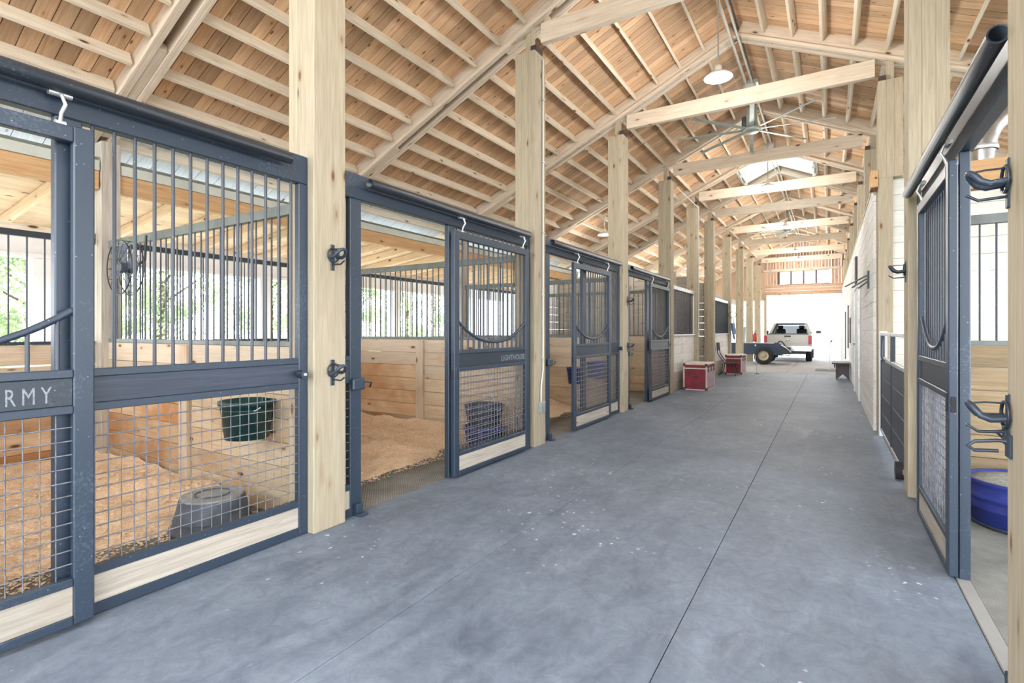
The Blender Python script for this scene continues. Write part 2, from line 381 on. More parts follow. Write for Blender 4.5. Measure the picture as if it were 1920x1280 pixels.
# ------------------------------------------------------------------ roof: two slopes with planks and purlins, porch roof
RX, SL = -1.2757, .4607
def zp(x, off=0): return 6.28-SL*abs(x-RX)+off           # underside of purlins
COS = 1/math.sqrt(1+SL*SL)
YB, YE = -4.0, 31.4
CUP = (15.35, 17.3)                                      # bay with the ridge cupola
def slope(side, name):
    s = -1 if side == 'left' else 1
    root = thing(name, (RX+s*3, 12, zp(RX+3)), kind='structure')
    xe = RX+s*5.72
    wdt = .142; y = YB; i = 0
    while y < YE-.01:
        yc = y+wdt/2
        xr = RX+s*.02
        if CUP[0] < yc < CUP[1]: xr = RX+s*.95
        o = .148/COS
        xsplit = RX+s*5.5 if side == 'left' else xe
        timber('plank', (xr, yc, zp(xr, o)), (xsplit, yc, zp(xsplit, o)), wdt-.008, .02, M['deck'], root, (0, 0, 1), 0)
        y += wdt
    # outermost strip near the eave has daylight painted into its pale colour
    if side == 'left':
        n = 60; stp = (YE-YB)/130
        yy = YB
        k = 0
        while yy < YE-.01:
            xa, xb2 = RX-5.5, RX-6.65
            timber('eave_plank', (xa, yy+.135, zp(xa, .148/COS)), (xb2, yy+.135, zp(xb2, .148/COS)), .262, .02, M['eave_deck'], root, (0, 0, 1), 0)
            yy += .27
    zo = .175/COS
    b = MB()
    def seg(y0, y1, xa):
        xb = RX+s*(6.7 if side == 'left' else 6.0)
        b.add([(xa, y0, zp(xa, zo)), (xb, y0, zp(xb, zo)), (xb, y1, zp(xb, zo)), (xa, y1, zp(xa, zo)),
               (xa, y0, zp(xa, zo+.03)), (xb, y0, zp(xb, zo+.03)), (xb, y1, zp(xb, zo+.03)), (xa, y1, zp(xa, zo+.03))],
              [(3,2,1,0),(4,5,6,7),(0,1,5,4),(1,2,6,5),(2,3,7,6),(3,0,4,7)])
    seg(YB-.3, CUP[0], RX); seg(CUP[0], CUP[1], RX+s*.95); seg(CUP[1], YE+.3, RX)
    b.build('roof_sheet', M['roofsheet'], root)
    ys = [-4.0]+PC+[31.3]
    for k in range(len(ys)-1):
        y0, y1 = ys[k]+.115, ys[k+1]-.115
        for j in range(17):
            dx = (.095+.383*j) if side == 'left' else .39*(j+1)
            if dx > (6.1 if side == 'left' else 5.7): break
            if CUP[0]-.5 < (y0+y1)/2 < CUP[1]+.5 and dx < .9: continue
            x = RX+s*dx
            nrm = Vector((s*SL, 0, 1)).normalized()
            c = Vector((x, 0, zp(x)))+nrm*.07
            timber('purlin', (c.x, y0, c.z), (c.x, y1, c.z), .04, .14, M['purlin'], root, nrm, .003)
    return root
slope('left', 'ceiling'); slope('right', 'ceiling.001')

def truss(k, yc, half=False):
    root = thing('roof_truss', (RX, yc, 5.0), '%s double-ply timber roof truss %s, with its tie beam' % ((ORD[k-1], 'in view from the front') if k else ('nearest', 'overhead behind the viewer')), 'truss', 'roof trusses down the aisle')
    nL = 6.5
    for s in (-1, 1):
        nrm = Vector((s*SL, 0, 1)).normalized()
        def pt(dx, off): x = RX+s*dx; return Vector((x, 0, zp(x)-.10))+nrm*off
        for q in (-1, 1):
            a, e = pt(.0, .125), pt(nL if s < 0 else 5.6, .125)
            timber('rafter', (a.x, yc+q*.068, a.z), (e.x, yc+q*.068, e.z), .045, .25, M['truss'], root, nrm)
            a, e = pt(.02, .022), pt(nL if s < 0 else 5.6, .022)
            timber('ledger', (a.x, yc+q*.108, a.z), (e.x, yc+q*.108, e.z), .034, .044, M['truss'], root, nrm)
        for (d0, d1) in ((.05, .5), (1.72, 2.35), (4.3, 5.6)):
            a, e = pt(d0, .06), pt(d1, .06)
            timber('block', (a.x, yc, a.z), (e.x, yc, e.z), .088, .10, M['truss'], root, nrm)
    timber('tie_beam', (XL+.03, yc, 5.21), (XR-.03, yc, 5.21), .088, .25, M['truss'], root)
    for s, xp in ((-1, XL), (1, XR)):
        bx('bracket', min(xp+s*.01, xp+s*.09), max(xp+s*.01, xp+s*.09), yc-.09, yc+.09, 4.985, 5.06, M['brass'], root)
for k, yc in enumerate(PC): truss(k, yc)

# cupola over the narrow bay
cup = thing('cupola', (RX, 16.4, 6.2), 'white boarded square cupola rising from the ridge with louvred daylight openings', 'cupola')
for s in (-1, 1):
    x = RX+s*.95
    bx('side_wall', min(x, x+s*.05), max(x, x+s*.05), CUP[0]-.05, CUP[1]+.05, zp(x, .10), 6.75, M['white_board'], cup)
    for i in range(2): bx('curb_board', min(x-s*.02, x-s*.05), max(x-s*.02, x-s*.05), CUP[0], CUP[1], 6.0+i*.2, 6.17+i*.2, M['white_board'], cup)
    for yq in (CUP[0]+.05, 16.33, CUP[1]-.05): bx('corner_post', min(x, x-s*.09), max(x, x-s*.09), yq-.045, yq+.045, 5.9, 7.2, M['white_board'], cup)
for yq in CUP:
    b = MB(); b.prism([(RX-.95, zp(RX-.95, .1)), (RX, zp(RX, .1)), (RX+.95, zp(RX+.95, .1)), (RX+.95, 6.75), (RX-.95, 6.75)], 'y', yq-.03, yq+.03)
    b.build('end_wall', M['white_board'], cup)
b = MB(); b.prism([(RX-1.2, 7.15), (RX, 7.75), (RX+1.2, 7.15), (RX+1.2, 7.22), (RX, 7.83), (RX-1.2, 7.22)], 'y', CUP[0]-.3, CUP[1]+.3); b.build('cupola_roof', M['white_board'], cup)

# porch roof beyond the stalls
pr = thing('porch_roof', (-8.4, 8, 3.0), 'pale boarded porch roof on sloping rafters beyond the left stalls', 'porch roof')
PX0, PX1, PZ0, PS = -6.95, -10.1, 3.27, .13
def pz(x): return PZ0+PS*(x-PX0)
for (ya, yb) in ((-4, 2.56), (2.56, 9.06), (9.06, 15.3)):
    n = 24
    for i in range(n):
        xa = PX0-(i+.5)*(3.35/n)
        timber('porch_plank', (xa, ya, pz(xa)), (xa, yb, pz(xa)), 3.35/n*1.08-.006, .02, M['porch_deck'], pr, (-PS, 0, 1), 0)
y = -3.9
while y < 15.2:
    timber('porch_rafter', (PX0, y, pz(PX0)-.085), (PX1, y, pz(PX1)-.085), .045, .14, M['porch_deck'], pr, (0, 0, 1)); y += .62
b = MB(); b.add([(PX0+.2, -4, pz(PX0+.2)+.04), (PX1-.1, -4, pz(PX1-.1)+.04), (PX1-.1, 15.3, pz(PX1-.1)+.04), (PX0+.2, 15.3, pz(PX0+.2)+.04)], [(0, 1, 2, 3)]); b.build('roof_sheet', M['white_board'], pr)
pb = thing('porch_beam', (-9.6, 6, 2.5), 'white painted porch beam running outside the stalls', 'beam')
bx('beam_board', -9.72, -9.50, -4, 15.3, 2.48, 2.86, M['white_paint'], pb); bx('trim_strip', -9.50, -9.48, -4, 15.3, 2.48, 2.54, M['white_paint'], pb)
for i, y in enumerate((-.5, 2.79, 6.18, 9.85, 13.3)):
    r = thing('porch_column', (-9.6, y, 0), ('white square porch column outside, %s in view from the left' % ORD[i-1]) if i else 'white square porch column outside, left of the picture edge', 'column', 'white porch columns')
    bx('shaft', -9.72, -9.48, y-.12, y+.12, .12, 2.48, M['white_paint'], r, bev=.01); bx('base', -9.75, -9.45, y-.15, y+.15, -.004, .12, M['white_paint'], r, bev=.008)

# header beams over the stall backs
for i in range(5):
    r = thing('header_beam', (-6.82, PC[i]+1.6, 3.0), 'orange pine header beam on the rear posts above the back of the %s left stall' % ORD[i], 'beam', 'pine beams over the stall backs')
    bx('board', -6.88, -6.76, PC[i]+.10 if i else -4, PC[i+1]-.10, 2.99, 3.19, M['beam'], r)
    bx('top_plate', -6.92, -6.74, PC[i]+.10 if i else -4, PC[i+1]-.10, 3.19, 3.30, M['plate'], r)

# ------------------------------------------------------------------ posts
def post(x0, yc, z1, label, group, tall=5.36, side=1):
    r = thing('timber_post', (x0+PW/2, yc, 0), label, 'post', group)
    y0, y1 = yc-PW/2, yc+PW/2
    for i in range(3):
        xa = x0+i*PW/3
        bx('ply', xa, xa+PW/3, y0, y1, 0, z1, M['post'], r, bev=.005)
    bx('tenon', x0+PW/3, x0+2*PW/3, yc-.042, yc+.042, z1, tall, M['post'], r)
    return r
for i, yc in enumerate(PC):
    post(XL-PW, yc, 4.97, ('pale square timber post, %s in view from the front in the left row' % ORD[i-1]) if i else 'pale square timber post of the left row beside the viewer, out of frame', 'timber posts of the left row')
    if i != 3: post(XR, yc, 4.97, ('pale square timber post, %s in view from the front in the right row' % ORD[i-1]) if i else 'pale square timber post of the right row beside the viewer, out of frame', 'timber posts of the right row')
    else:
        r = thing('timber_post', (XR+PW/2, yc, 0), 'third right timber post in view, thinner below a short pine block at the white wall', 'post', 'timber posts of the right row')
        for j in range(3): bx('ply', XR+j*PW/3, XR+(j+1)*PW/3, yc-PW/2, yc+PW/2, 3.6, 4.97, M['post'], r, bev=.005)
        bx('lower_post', XR, XR+.17, yc-PW/2, yc+PW/2, 0, 3.6, M['post'], r, bev=.005); bx('tenon', XR+PW/3, XR+2*PW/3, yc-.042, yc+.042, 4.97, 5.36, M['post'], r)
for i in range(5):
    r = thing('rear_post', (-6.8, PC[i], 0), 'square rear post at the near back corner of the %s left stall' % ORD[i], 'post', 'rear stall posts')
    for k in range(2): bx('ply', -6.93+k*.10, -6.83+k*.10, PC[i]-.09, PC[i]+.09, 0, 3.52, M['kick'], r)

# ------------------------------------------------------------------ stall partitions (planks + grill) on the left
def partition(i, yc, x0, x1, hi=False, mats=('plank_lo', 'plank_hi'), topz=1.33):
    side = 'left' if x0 < -2 else 'right'
    r = thing('stall_partition', ((x0+x1)/2, yc, 0), None, 'partition', 'stall partitions')
    n = 7; h = topz/n
    for k in range(n):
        for (a, e) in ((x0, (x0+x1)/2), ((x0+x1)/2, x1)):
            mm = mats if (a == x0 or mats[0] == 'rwall') else ('plank_mid', mats[1])
            bx('plank', a+.002, e-.002, yc-.02+random.uniform(-.002, .002), yc+.02, k*h+.002, (k+1)*h-.002, M[mm[0]] if (k < 4 or (k == 4 and random.random() < .5)) else M[mm[1]], r, bev=.003)
    for x in ((x0+x1)/2,): 
        for q in (-1, 1): bx('batten', x-.07, x+.07, yc+q*.04-.018, yc+q*.04+.018, 0, topz-.01, M[mats[1]], r)
    bx('cap_rail', x0, x1, yc-.025, yc+.025, topz, topz+.04, M['rail_grey'], r)
    bx('top_rail', x0, x1, yc-.025, yc+.025, 2.36, 2.44, M['rail_grey'], r)
    m = int((x1-x0)/.105)
    for k in range(1, m): x = x0+(x1-x0)*k/m; rod('bar', (x, yc, topz+.04), (x, yc, 2.36), .008, M['bar'], r, 6)
    return r
names = ['behind the muck tub, between the first and second left stalls', 'of orange stained planks seen through the open second door', 'between the third and fourth left stalls, blue buckets hung on it']
for i in range(1, 4):
    r = partition(i, PC[i], -6.80, XL-PW+.0); r['label'] = 'plank and bar stall partition '+names[i-1]
r = partition(4, PC[4], -6.80, XL-PW); r['label'] = 'plank and bar stall partition between the fourth left stall and the tack bay'
r = partition(0, PC[0], -6.80, XL-PW); r['label'] = 'plank and bar stall partition on the near side of the first left stall'

# ------------------------------------------------------------------ back wall of the stalls
wl = thing('wall_left', (-6.9, 6, 0), kind='structure')
for i in range(4):
    y0, y1 = PC[i]+.10, PC[i+1]-.10; h = 1.31/6
    if i == 0: y0 = PC[0]+.1
    for k in range(6):
        bx('plank', -6.92, -6.88, y0, y1, k*h+(.002 if k != 5 else .016), (k+1)*h-.002, M['plank_hi'] if k > 3 else M['plank_lo'], wl)
    bx('cap_rail', -6.93, -6.87, y0, y1, 1.31, 1.345, M['steel_clean'], wl)
    bx('top_rail', -6.93, -6.87, y0, y1, 2.40, 2.46, M['steel_clean'], wl)
    bx('top_board', -6.95, -6.86, y0, y1, 2.46, 2.52, M['purlin'], wl)
    for k in range(1, 22):
        y = y0+(y1-y0)*k/22; rod('bar', (-6.9, y, 1.345), (-6.9, y, 2.40), .008, M['bar'], wl, 6)
# beyond the stalls: full plank walls with a small window
for (y0, y1) in ((PC[4]+.1, PC[5]), (PC[5], PC[6]), (PC[6], PC[7])):
    for k in range(14):
        z0 = k*.215
        if y0 > 17 and 7 <= k <= 10:
            bx('plank', -6.92, -6.88, y0, y0+.8, z0+.002, z0+.212, M['whitewash'], wl); bx('plank', -6.92, -6.88, y0+2.0, y1, z0+.002, z0+.212, M['whitewash'], wl)
        else: bx('plank', -6.92, -6.88, y0, y1, z0+.002, z0+.212, M['whitewash'], wl)

# full height plank partitions at the end of the stalls
for i, (yc, lab) in enumerate(((PC[4]+1.5, 'full height pale plank partition seen through the bars of the fourth left stall'), (PC[5], 'full height plank partition behind the barred window near the red trunk'), (PC[6], 'full height plank partition beside the dark barred window'))):
    r = thing('plank_partition', (-5, yc, 0), lab, 'partition')
    for k in range(14): bx('plank', -6.85, XL-PW, yc-.02, yc+.02, k*.215+.002, k*.215+.213, M['plank_lo'] if (k < 3 and i == 0) else M['kick'], r)
    for x in (-6.0, -4.6): bx('batten', x-.05, x+.05, yc-.05, yc-.022, 0, 3.0, M['kick'], r)

# ------------------------------------------------------------------ stall fronts and sliding doors
def wires(b, y0, y1, z0, z1, x, dy=.0585, dz=.0665, r=.0028):
    n = max(1, round((y1-y0)/dy)); m = max(1, round((z1-z0)/dz))
    for k in range(1, n): y = y0+(y1-y0)*k/n; b.path([(x-.003, y, z0), (x-.003, y, z1)], r, 4, caps=False)
    for k in range(1, m): z = z0+(z1-z0)*k/m; b.path([(x+.003, y0, z), (x+.003, y1, z)], r*1.3, 4, caps=False)
def tube(b, p0, p1, ro, ri, n=16):     # hollow pipe along Y
    (x, y0, z), y1 = p0, p1[1]
    prof = [(ro, y0), (ro, y1), (ri, y1), (ri, y0), (ro, y0)]
    vs = [(x+r*math.cos(2*math.pi*k/n), y, z+r*math.sin(2*math.pi*k/n)) for r, y in prof for k in range(n)]
    fs = [(i*n+k, i*n+(k+1) % n, (i+1)*n+(k+1) % n, (i+1)*n+k) for i in range(4) for k in range(n)]
    b.add(vs, fs, True)
def panel(r, y0, y1, x, s, bars=True):   # a filled panel between y0 and y1, front face at x, s=+1 faces +x
    xa, xb = (x-.045, x) if s > 0 else (x, x+.045)
    for z0, z1 in ((1.22, 1.26), (1.045, 1.085), (.205, .25), (.004, .06)): bx('rail', xa, xb, y0, y1, z0, z1, M['steel'], r)
    bx('band_board', xa+.008, xb-.008, y0, y1, 1.085, 1.22, M['black_board'], r)
    bx('kick_board', xa+.006, xb-.006, y0, y1, .06, .205, M['kick'], r)
    b = MB(); wires(b, y0, y1, .25, 1.045, (xa+xb)/2); b.build('wire_mesh', M['wire'], r, kind='stuff')
    n = max(1, round((y1-y0)/.1035))
    for k in range(n+1 if y1-y0 > .3 else 1):
        y = y0+(y1-y0)*(k+.5)/(n+1) if y1-y0 > .3 else (y0+y1)/2
        rod('bar', ((xa+xb)/2, y, 1.26), ((xa+xb)/2, y, 2.5), .0095, M['bar'], r, 10)
def stall_front(y0, y1, o0, o1, label, x=-3.2, s=1, track=None):
    r = thing('stall_screen', (x, (y0+y1)/2, 0), label, 'stall front', 'black steel stall fronts')
    X = lambda a, e: (x-e, x-a) if s > 0 else (x+a, x+e)
    a, e = X(0, .07)
    bx('header', a, e, y0, y1, 2.50, 2.70, M['steel'], r, bev=.006)
    t0, t1 = track or (o0, y1-.15)
    b = MB(); xt = x+s*.075; tube(b, (xt, t0, 2.625), (xt, t1, 2.625), .038, .030); b.build('track_pipe', M['steel_clean'], r)
    a, e = X(0, .055)
    bx('jamb', a, e, o0-.115, o0, 0, 2.50, M['steel'], r, bev=.006)
    bx('jamb', a, e, o1, o1+.11, 0, 2.50, M['steel'], r, bev=.006)
    a, e = X(0, .05)
    bx('stile', a, e, y1-.075, y1, 0, 2.50, M['steel'], r, bev=.005)
    panel(r, y0, o0-.115, x, s); panel(r, o1+.11, y1-.075, x, s)
    bx('latch_block', *( (x-.0, x+.05) if s > 0 else (x-.05, x)), o0-.125, o0+.0, .99, 1.08, M['steel'], r, bev=.01)
    b = MB(); b.path([(x+s*.05, o0-.02, 1.05), (x+s*.06, o0+.05, 1.04), (x+s*.02, o0+.07, 1.0)], .007, 6); b.build('latch_hook', M['steel_clean'], r)
    bx('floor_guide', *((x-.02, x+.09) if s > 0 else (x-.09, x+.02)), o0-.09, o0-.01, .0, .02, M['steel'], r)
    bx('guide_block', *((x, x+.045) if s > 0 else (x-.045, x)), o0-.085, o0-.02, .02, .09, M['steel'], r)
    return r
def sliding_door(y0, y1, label, x=-3.12, s=1, text=None, tpos=None):
    r = thing('sliding_door', (x, (y0+y1)/2, .02), label, 'door', 'sliding stall doors')
    xa, xb = (x-.045, x) if s > 0 else (x, x+.045)
    for (a, e) in ((y0, y0+.085), (y1-.085, y1)): bx('stile', xa, xb, a, e, .025, 2.445, M['steel'], r, bev=.006)
    i0, i1 = y0+.085, y1-.085
    for z0, z1 in ((2.365, 2.44), (1.225, 1.265), (1.05, 1.09), (.215, .255), (.025, .07)): bx('rail', xa, xb, i0, i1, z0, z1, M['steel'], r, bev=.004)
    bx('name_panel', xa+.014, xb-.010, i0, i1, 1.09, 1.225, M['steel_clean'], r)
    bx('kick_board', xa+.006, xb-.006, i0, i1, .07, .215, M['kick'], r)
    b = MB(); wires(b, i0, i1, .255, 1.05, (xa+xb)/2); b.build('wire_mesh', M['wire'], r, kind='stuff')
    xm = (xa+xb)/2; c = (i0+i1)/2; hw = (i1-i0)/2
    def yz(t): return 1.335+.215*abs(t)**2.2
    b = MB(); b.path([(xm, c+hw*t, yz(t)) for t in [k/12 for k in range(-12, 13)]], .017, 10); b.build('yoke', M['steel'], r)
    n = 12
    for k in range(n):
        t = -1+2*(k+.5)/n
        rod('short_bar', (xm, c+hw*t, 1.265), (xm, c+hw*t, round(yz(t), 3)), .0095, M['bar'], r, 8)
    for yy in (y0+.15, y1-.13):
        h = MB(); xt = x+s*(-.005)
        h.path([(xm, yy, 2.44), (xm+s*.015, yy, 2.49), (xm+s*.035, yy+.01, 2.53), (xm+s*.02, yy, 2.575), (xm+s*.0, yy, 2.60)], .009, 6)
        h.path([(xm, yy-.045, 2.585), (xm, yy+.045, 2.585)], .016, 8); h.path([(xm, yy-.02, 2.445), (xm, yy+.02, 2.445)], .016, 8)
        h.build('hanger', M['galv'], r)
    yl = y0 if s > 0 else y0
    bx('handle_plate', x-.001 if s > 0 else x-.006, x+.006 if s > 0 else x+.001, y0+.02, y0+.055, .98, 1.09, M['steel_clean'], r)
    bx('side_pull', xa+.01, xb-.01, y0-.004, y0, .98, 1.07, M['rubber'], r)
    if text:
        cu = bpy.data.curves.new('chalk_lettering', 'FONT'); cu.body = text; cu.size = tpos[2]; cu.extrude = .0006; cu.resolution_u = 2; cu.space_character = tpos[3]
        cu.materials.append(M['chalk'])
        o = bpy.data.objects.new('chalk_lettering', cu); C.objects.link(o); o.parent = r
        p = Vector((x-.0095 if s > 0 else x+.0095, tpos[0], tpos[1]))-wpos(r)
        sx = tpos[4] if len(tpos) > 4 else 1
        m4 = Matrix(((0, 0, 1), (sx, 0, 0), (0, 1, 0))).to_4x4(); m4.translation = p; o.matrix_basis = m4
    return r
stall_front(PR[0], PR[1]-PW-.0, -.33, .985, 'black steel front of the nearest left stall, green bucket behind its mesh', track=(-.5, 2.22))
sliding_door(-.365, 1.117, 'closed black sliding door at the far left with chalk letters ending in RMY', text='STORMY', tpos=(.608, 1.112, .112, 1.5, .60))
stall_front(PR[1], PR[2]-PW, 2.915, 4.03, 'black steel front of the second left stall, wide open onto shavings', track=(2.93, 5.50))
sliding_door(4.02, 5.50, 'black sliding door chalked LIGHTHOUSE, slid open beside the second post', text='LIGHTHOUSE', tpos=(4.88, 1.12, .088, 1.0))
stall_front(PR[2], PR[3]-PW, 6.20, 7.30, 'black steel front of the third left stall, half open', track=(6.12, 8.72))
sliding_door(6.80, 8.28, 'black sliding door of the third left stall, half closed in front of blue buckets')
stall_front(PR[3], PR[4]-PW, 9.45, 10.55, 'black steel front of the fourth left stall, next to the red trunk bay', track=(9.35, 11.95))
sliding_door(10.55, 12.03, 'black sliding door of the fourth left stall, slid open toward the red trunk')

# ------------------------------------------------------------------ barred window walls further down on the left
def window_wall(y0, y1, label, dark=False):
    r = thing('barred_window_wall', (XL-.1, (y0+y1)/2, 0), label, 'wall panel', 'low plank walls with barred windows')
    xa = XL-.12
    for k in range(6): bx('plank', xa, xa+.04, y0, y1, k*.223+.002, k*.223+.221, M['whitewash'] if k > 1 else M['kick'], r)
    bx('sill', xa-.02, xa+.07, y0, y1, 1.338, 1.375, M['white_paint'], r)
    bx('head', xa-.03, xa+.06, y0, y1, 2.47, 2.56, M['galv'], r)
    for y in (y0, y1-.05): bx('frame_side', xa-.01, xa+.04, y, y+.05, 1.375, 2.47, M['white_paint'] if not dark else M['steel_clean'], r)
    n = int((y1-y0)/.11)
    for k in range(1, n): y = y0+(y1-y0)*k/n; rod('bar', (xa+.02, y, 1.375), (xa+.02, y, 2.47), .009, M['bar'], r, 6)
    if dark: bx('dark_panel', xa-.02, xa-.005, y0+.05, y1-.05, 1.375, 2.47, M['glass_dark'], r)
    return r
window_wall(PR[4], PR[5]-PW, 'whitewashed plank wall with a barred window behind the nearer red trunk')
window_wall(PR[6], PR[7]-PW, 'plank wall with a dark barred window behind the farther red trunk', True)
for i, y in enumerate((13.35, 19.0)):
    for z in (.62, 1.02):
        tag(bx('paper_notice', XL-.078, XL-.074, y-.12+.3, y+.12+.3, z-.13, z+.13, M['paper']), 'white paper notice pinned on the plank wall, %s, above the %s red trunk' % ('upper sheet' if z > .8 else 'lower sheet', ('nearer', 'farther')[i]), 'notice', 'paper notices')
bx('gate_post', XL-.26, XL-.16, PR[5]+.55, PR[5]+.67, 0, 2.3, M['steel_clean'], label='tall black steel gate post in the passage between two left posts', cat='post')
# header planks over the passage and open bays
hb = thing('bay_header', (-4.0, 20, 2.9), 'pale plank header over the open bays far down on the left', 'beam')
for y0, y1 in ((PR[5], PR[6]-PW), (PR[7], PR[8]-PW), (PR[8], PR[9]-PW), (PR[9], PR[10]-PW)):
    bx('board', -4.3, -4.25, y0, y1, 2.85, 3.1, M['kick'], hb)

# ------------------------------------------------------------------ bedding
from mathutils import noise as mn
def bedding(y0, y1, x1, label, amp=.10, seed=0, flakes=9000):
    x0 = -6.86; nx, ny = 80, 80; vs = []; fs = []
    for i in range(nx+1):
        for j in range(ny+1):
            u, v_ = i/nx, j/ny; x = x0+(x1-x0)*u; y = y0+(y1-y0)*v_
            e = x1+.22*mn.noise(Vector((y*1.1, seed, 0)))+.12*mn.noise(Vector((y*3.3, seed, 4)))+(.55 if seed == 2 and False else 0)-.3*max(0, (y-y0)/(y1-y0)-.45)
            d = (e-x)
            h = amp*min(1, max(0, d)/.8)**.7
            wall = min(y-y0, y1-y, x-x0)
            h += .10*max(0, 1-wall/.7)**1.5*min(1, max(0, d)/.6)
            h *= .75+.5*mn.noise(Vector((x*2.1, y*2.1, seed)))
            h += .012*mn.noise(Vector((x*11, y*11, seed)))+.006*mn.noise(Vector((x*31, y*31, seed)))
            z = h-.001 if d > 0 else -.03
            vs.append((x, y, z))
    for i in range(nx):
        for j in range(ny):
            a = i*(ny+1)+j; fs.append((a, a+1, a+ny+2, a+ny+1))
    b = MB(); b.add(vs, fs, True)
    rnd = random.Random(seed)
    for _ in range(flakes):
        x = x0+(x1+.12-x0)*rnd.random()**.75; y = y0+.03+(y1-y0-.06)*rnd.random()
        i = min(nx, max(0, int((x-x0)/(x1-x0)*nx))); j = min(ny, max(0, int((y-y0)/(y1-y0)*ny)))
        z = max(vs[i*(ny+1)+j][2], -.001)+rnd.random()*.008+.002
        a = rnd.random()*6.28; s = .006+rnd.random()*.012; c_, s_ = math.cos(a)*s, math.sin(a)*s; t = (rnd.random()-.5)*s
        b.add([(x-c_, y-s_, z), (x+s_*.6, y-c_*.6, z+t), (x+c_, y+s_, z), (x-s_*.6, y+c_*.6, z+abs(t))], [(0, 1, 2, 3)])
    o = b.build('wood_shavings', M['shavings'], loc=((x0+x1)/2, (y0+y1)/2, 0))
    return tag(o, label, 'bedding', 'wood shavings in the stalls', 'stuff')
bedding(PC[0]+.03, PC[1]-.06, -3.95, 'golden wood shavings spread over the floor of the nearest left stall', .09, 1, 16000)
bedding(PC[1]+.06, PC[2]-.06, -3.85, 'golden wood shavings heaped in the open second left stall', .12, 2, 14000)
bedding(PC[2]+.06, PC[3]-.06, -3.9, 'wood shavings on the floor of the third left stall', .10, 3, 3000)
bedding(PC[3]+.06, PC[4]-.06, -4.2, 'wood shavings on the floor of the fourth left stall', .10, 4, 3000)

# ------------------------------------------------------------------ buckets and tubs
def bucket(c, r0, r1, h, mat, label, name='bucket', n=28, flip=False, rimr=.012, flatback=None, content=None, handle=True):
    o = thing(name, c, label, name.replace('_', ' ').split()[-1])
    b = MB()
    if flip: prof = [(r0, h-.012), (r1, .03), (r1+.015, .03), (r1+.015, 0), (r1-.005, 0), (r0-.012, h-.02)]
    else: prof = [(.001, 0), (r0, 0), (r1, h-.03), (r1+.012, h-.03), (r1+.014, h), (r1-.006, h), (r0-.008, .012), (.001, .012)]
    b.lathe(prof, c, n)
    if flatback is not None: b.v = [(x, min(y, flatback), z) for x, y, z in b.v]
    sl = b.build('shell', mat, o)
    if flip:
        b = MB(); b.prism([(c[0]+r0*.985*math.cos(k*.1745), c[1]+r0*.985*math.sin(k*.1745)) for k in range(36)], 'z', c[2]+h-.016, c[2]+h); b.build('tub_bottom', M['dusty_grey'], sl)
        b = MB(); b.path([(c[0]+r0*.55*math.cos(a), c[1]+r0*.55*math.sin(a), c[2]+h+.004) for a in [k*.2618 for k in range(24)]], .006, 6, closed=True); b.build('base_ring', mat, sl)
    for rz in ((h*.78,) if not flip else (h*.35,)):
        rr = r0+(r1-r0)*rz/h if not flip else r1+(r0-r1)*rz/h
        b = MB(); b.path([(c[0]+(rr+.003)*math.cos(k*.2618), min(c[1]+(rr+.003)*math.sin(k*.2618), flatback if flatback is not None else 1e9), c[2]+rz) for k in range(24)], .006, 6, closed=True); b.build('rib', mat, sl)
    if content: b = MB(); b.disc((c[0], c[1], c[2]+h-.05), r1*.97, n); b.build('contents', content, o)
    if handle:
        q = []
        zt = c[2]+(h-.02 if not flip else .04)
        for k in range(9):
            a = math.pi*k/8; q.append((c[0]-(r1+.02)*math.cos(a), c[1]-.02-(r1*.35)*math.sin(a), zt-.02-.05*math.sin(a)))
        b = MB(); b.path(q, .005, 6); b.build('bail_handle', M['galv'], o)
    return o
bucket((-3.86, 2.36, .626), .155, .188, .29, M['green_plastic'], 'dark green bucket hung on the partition of the nearest left stall', 'feed_bucket', flatback=2.536)
bucket((-3.92, 2.13, 0), .215, .265, .24, M['grey_plastic'], 'upside-down grey muck tub on the floor below the green bucket', 'muck_tub', flip=True)
bucket((-3.72, 5.40, 0), .21, .25, .26, M['blue_plastic'], 'blue tub on the floor behind the LIGHTHOUSE door', 'floor_tub', handle=False)
bucket((-3.72, 5.40, .27), .20, .245, .26, M['dark_plastic'], 'dark bucket stacked on the blue tub behind the LIGHTHOUSE door', 'stacked_bucket')
bucket((-3.62, 8.86, .60), .145, .175, .30, M['blue_plastic'], 'blue bucket hung in the far front corner of the third left stall', 'water_bucket', flatback=9.03)
bucket((-4.02, 8.86, .48), .145, .175, .30, M['blue_plastic'], 'second blue bucket hung deeper in the third left stall', 'water_bucket', flatback=9.03)
bucket((-4.9, 8.86, .72), .17, .21, .32, M['green_plastic'], 'green bucket hung behind the blue buckets of the third left stall', 'feed_bucket', flatback=9.01)
# blue oval tub on the right
tb = thing('stock_tub', (1.26, 5.28, 0), 'blue ribbed stock tub with pale dusty top inside the right stall', 'tub')
b = MB(); b.lathe([(.001, 0), (.31, 0), (.325, .02), (.335, .12), (.35, .13), (.35, .15), (.338, .16), (.340, .20), (.352, .21), (.352, .23), (.340, .24), (.345, .31), (.356, .32), (.356, .34), (.335, .34), (.32, .05), (.001, .05)], (1.26, 5.28, 0), 40); b.build('shell', M['blue_plastic'], tb)
b = MB(); b.lathe([(.001, .345), (.2, .34), (.325, .325), (.337, .31)], (1.26, 5.28, 0), 40); b.build('feed_dust', M['pale_plastic'], tb)
b = MB(); b.lathe([(.31, 0), (.33, 0), (.332, .022), (.31, .022)], (1.26, 5.28, .0), 40); b.build('base_hoop', M['dark_plastic'], tb)

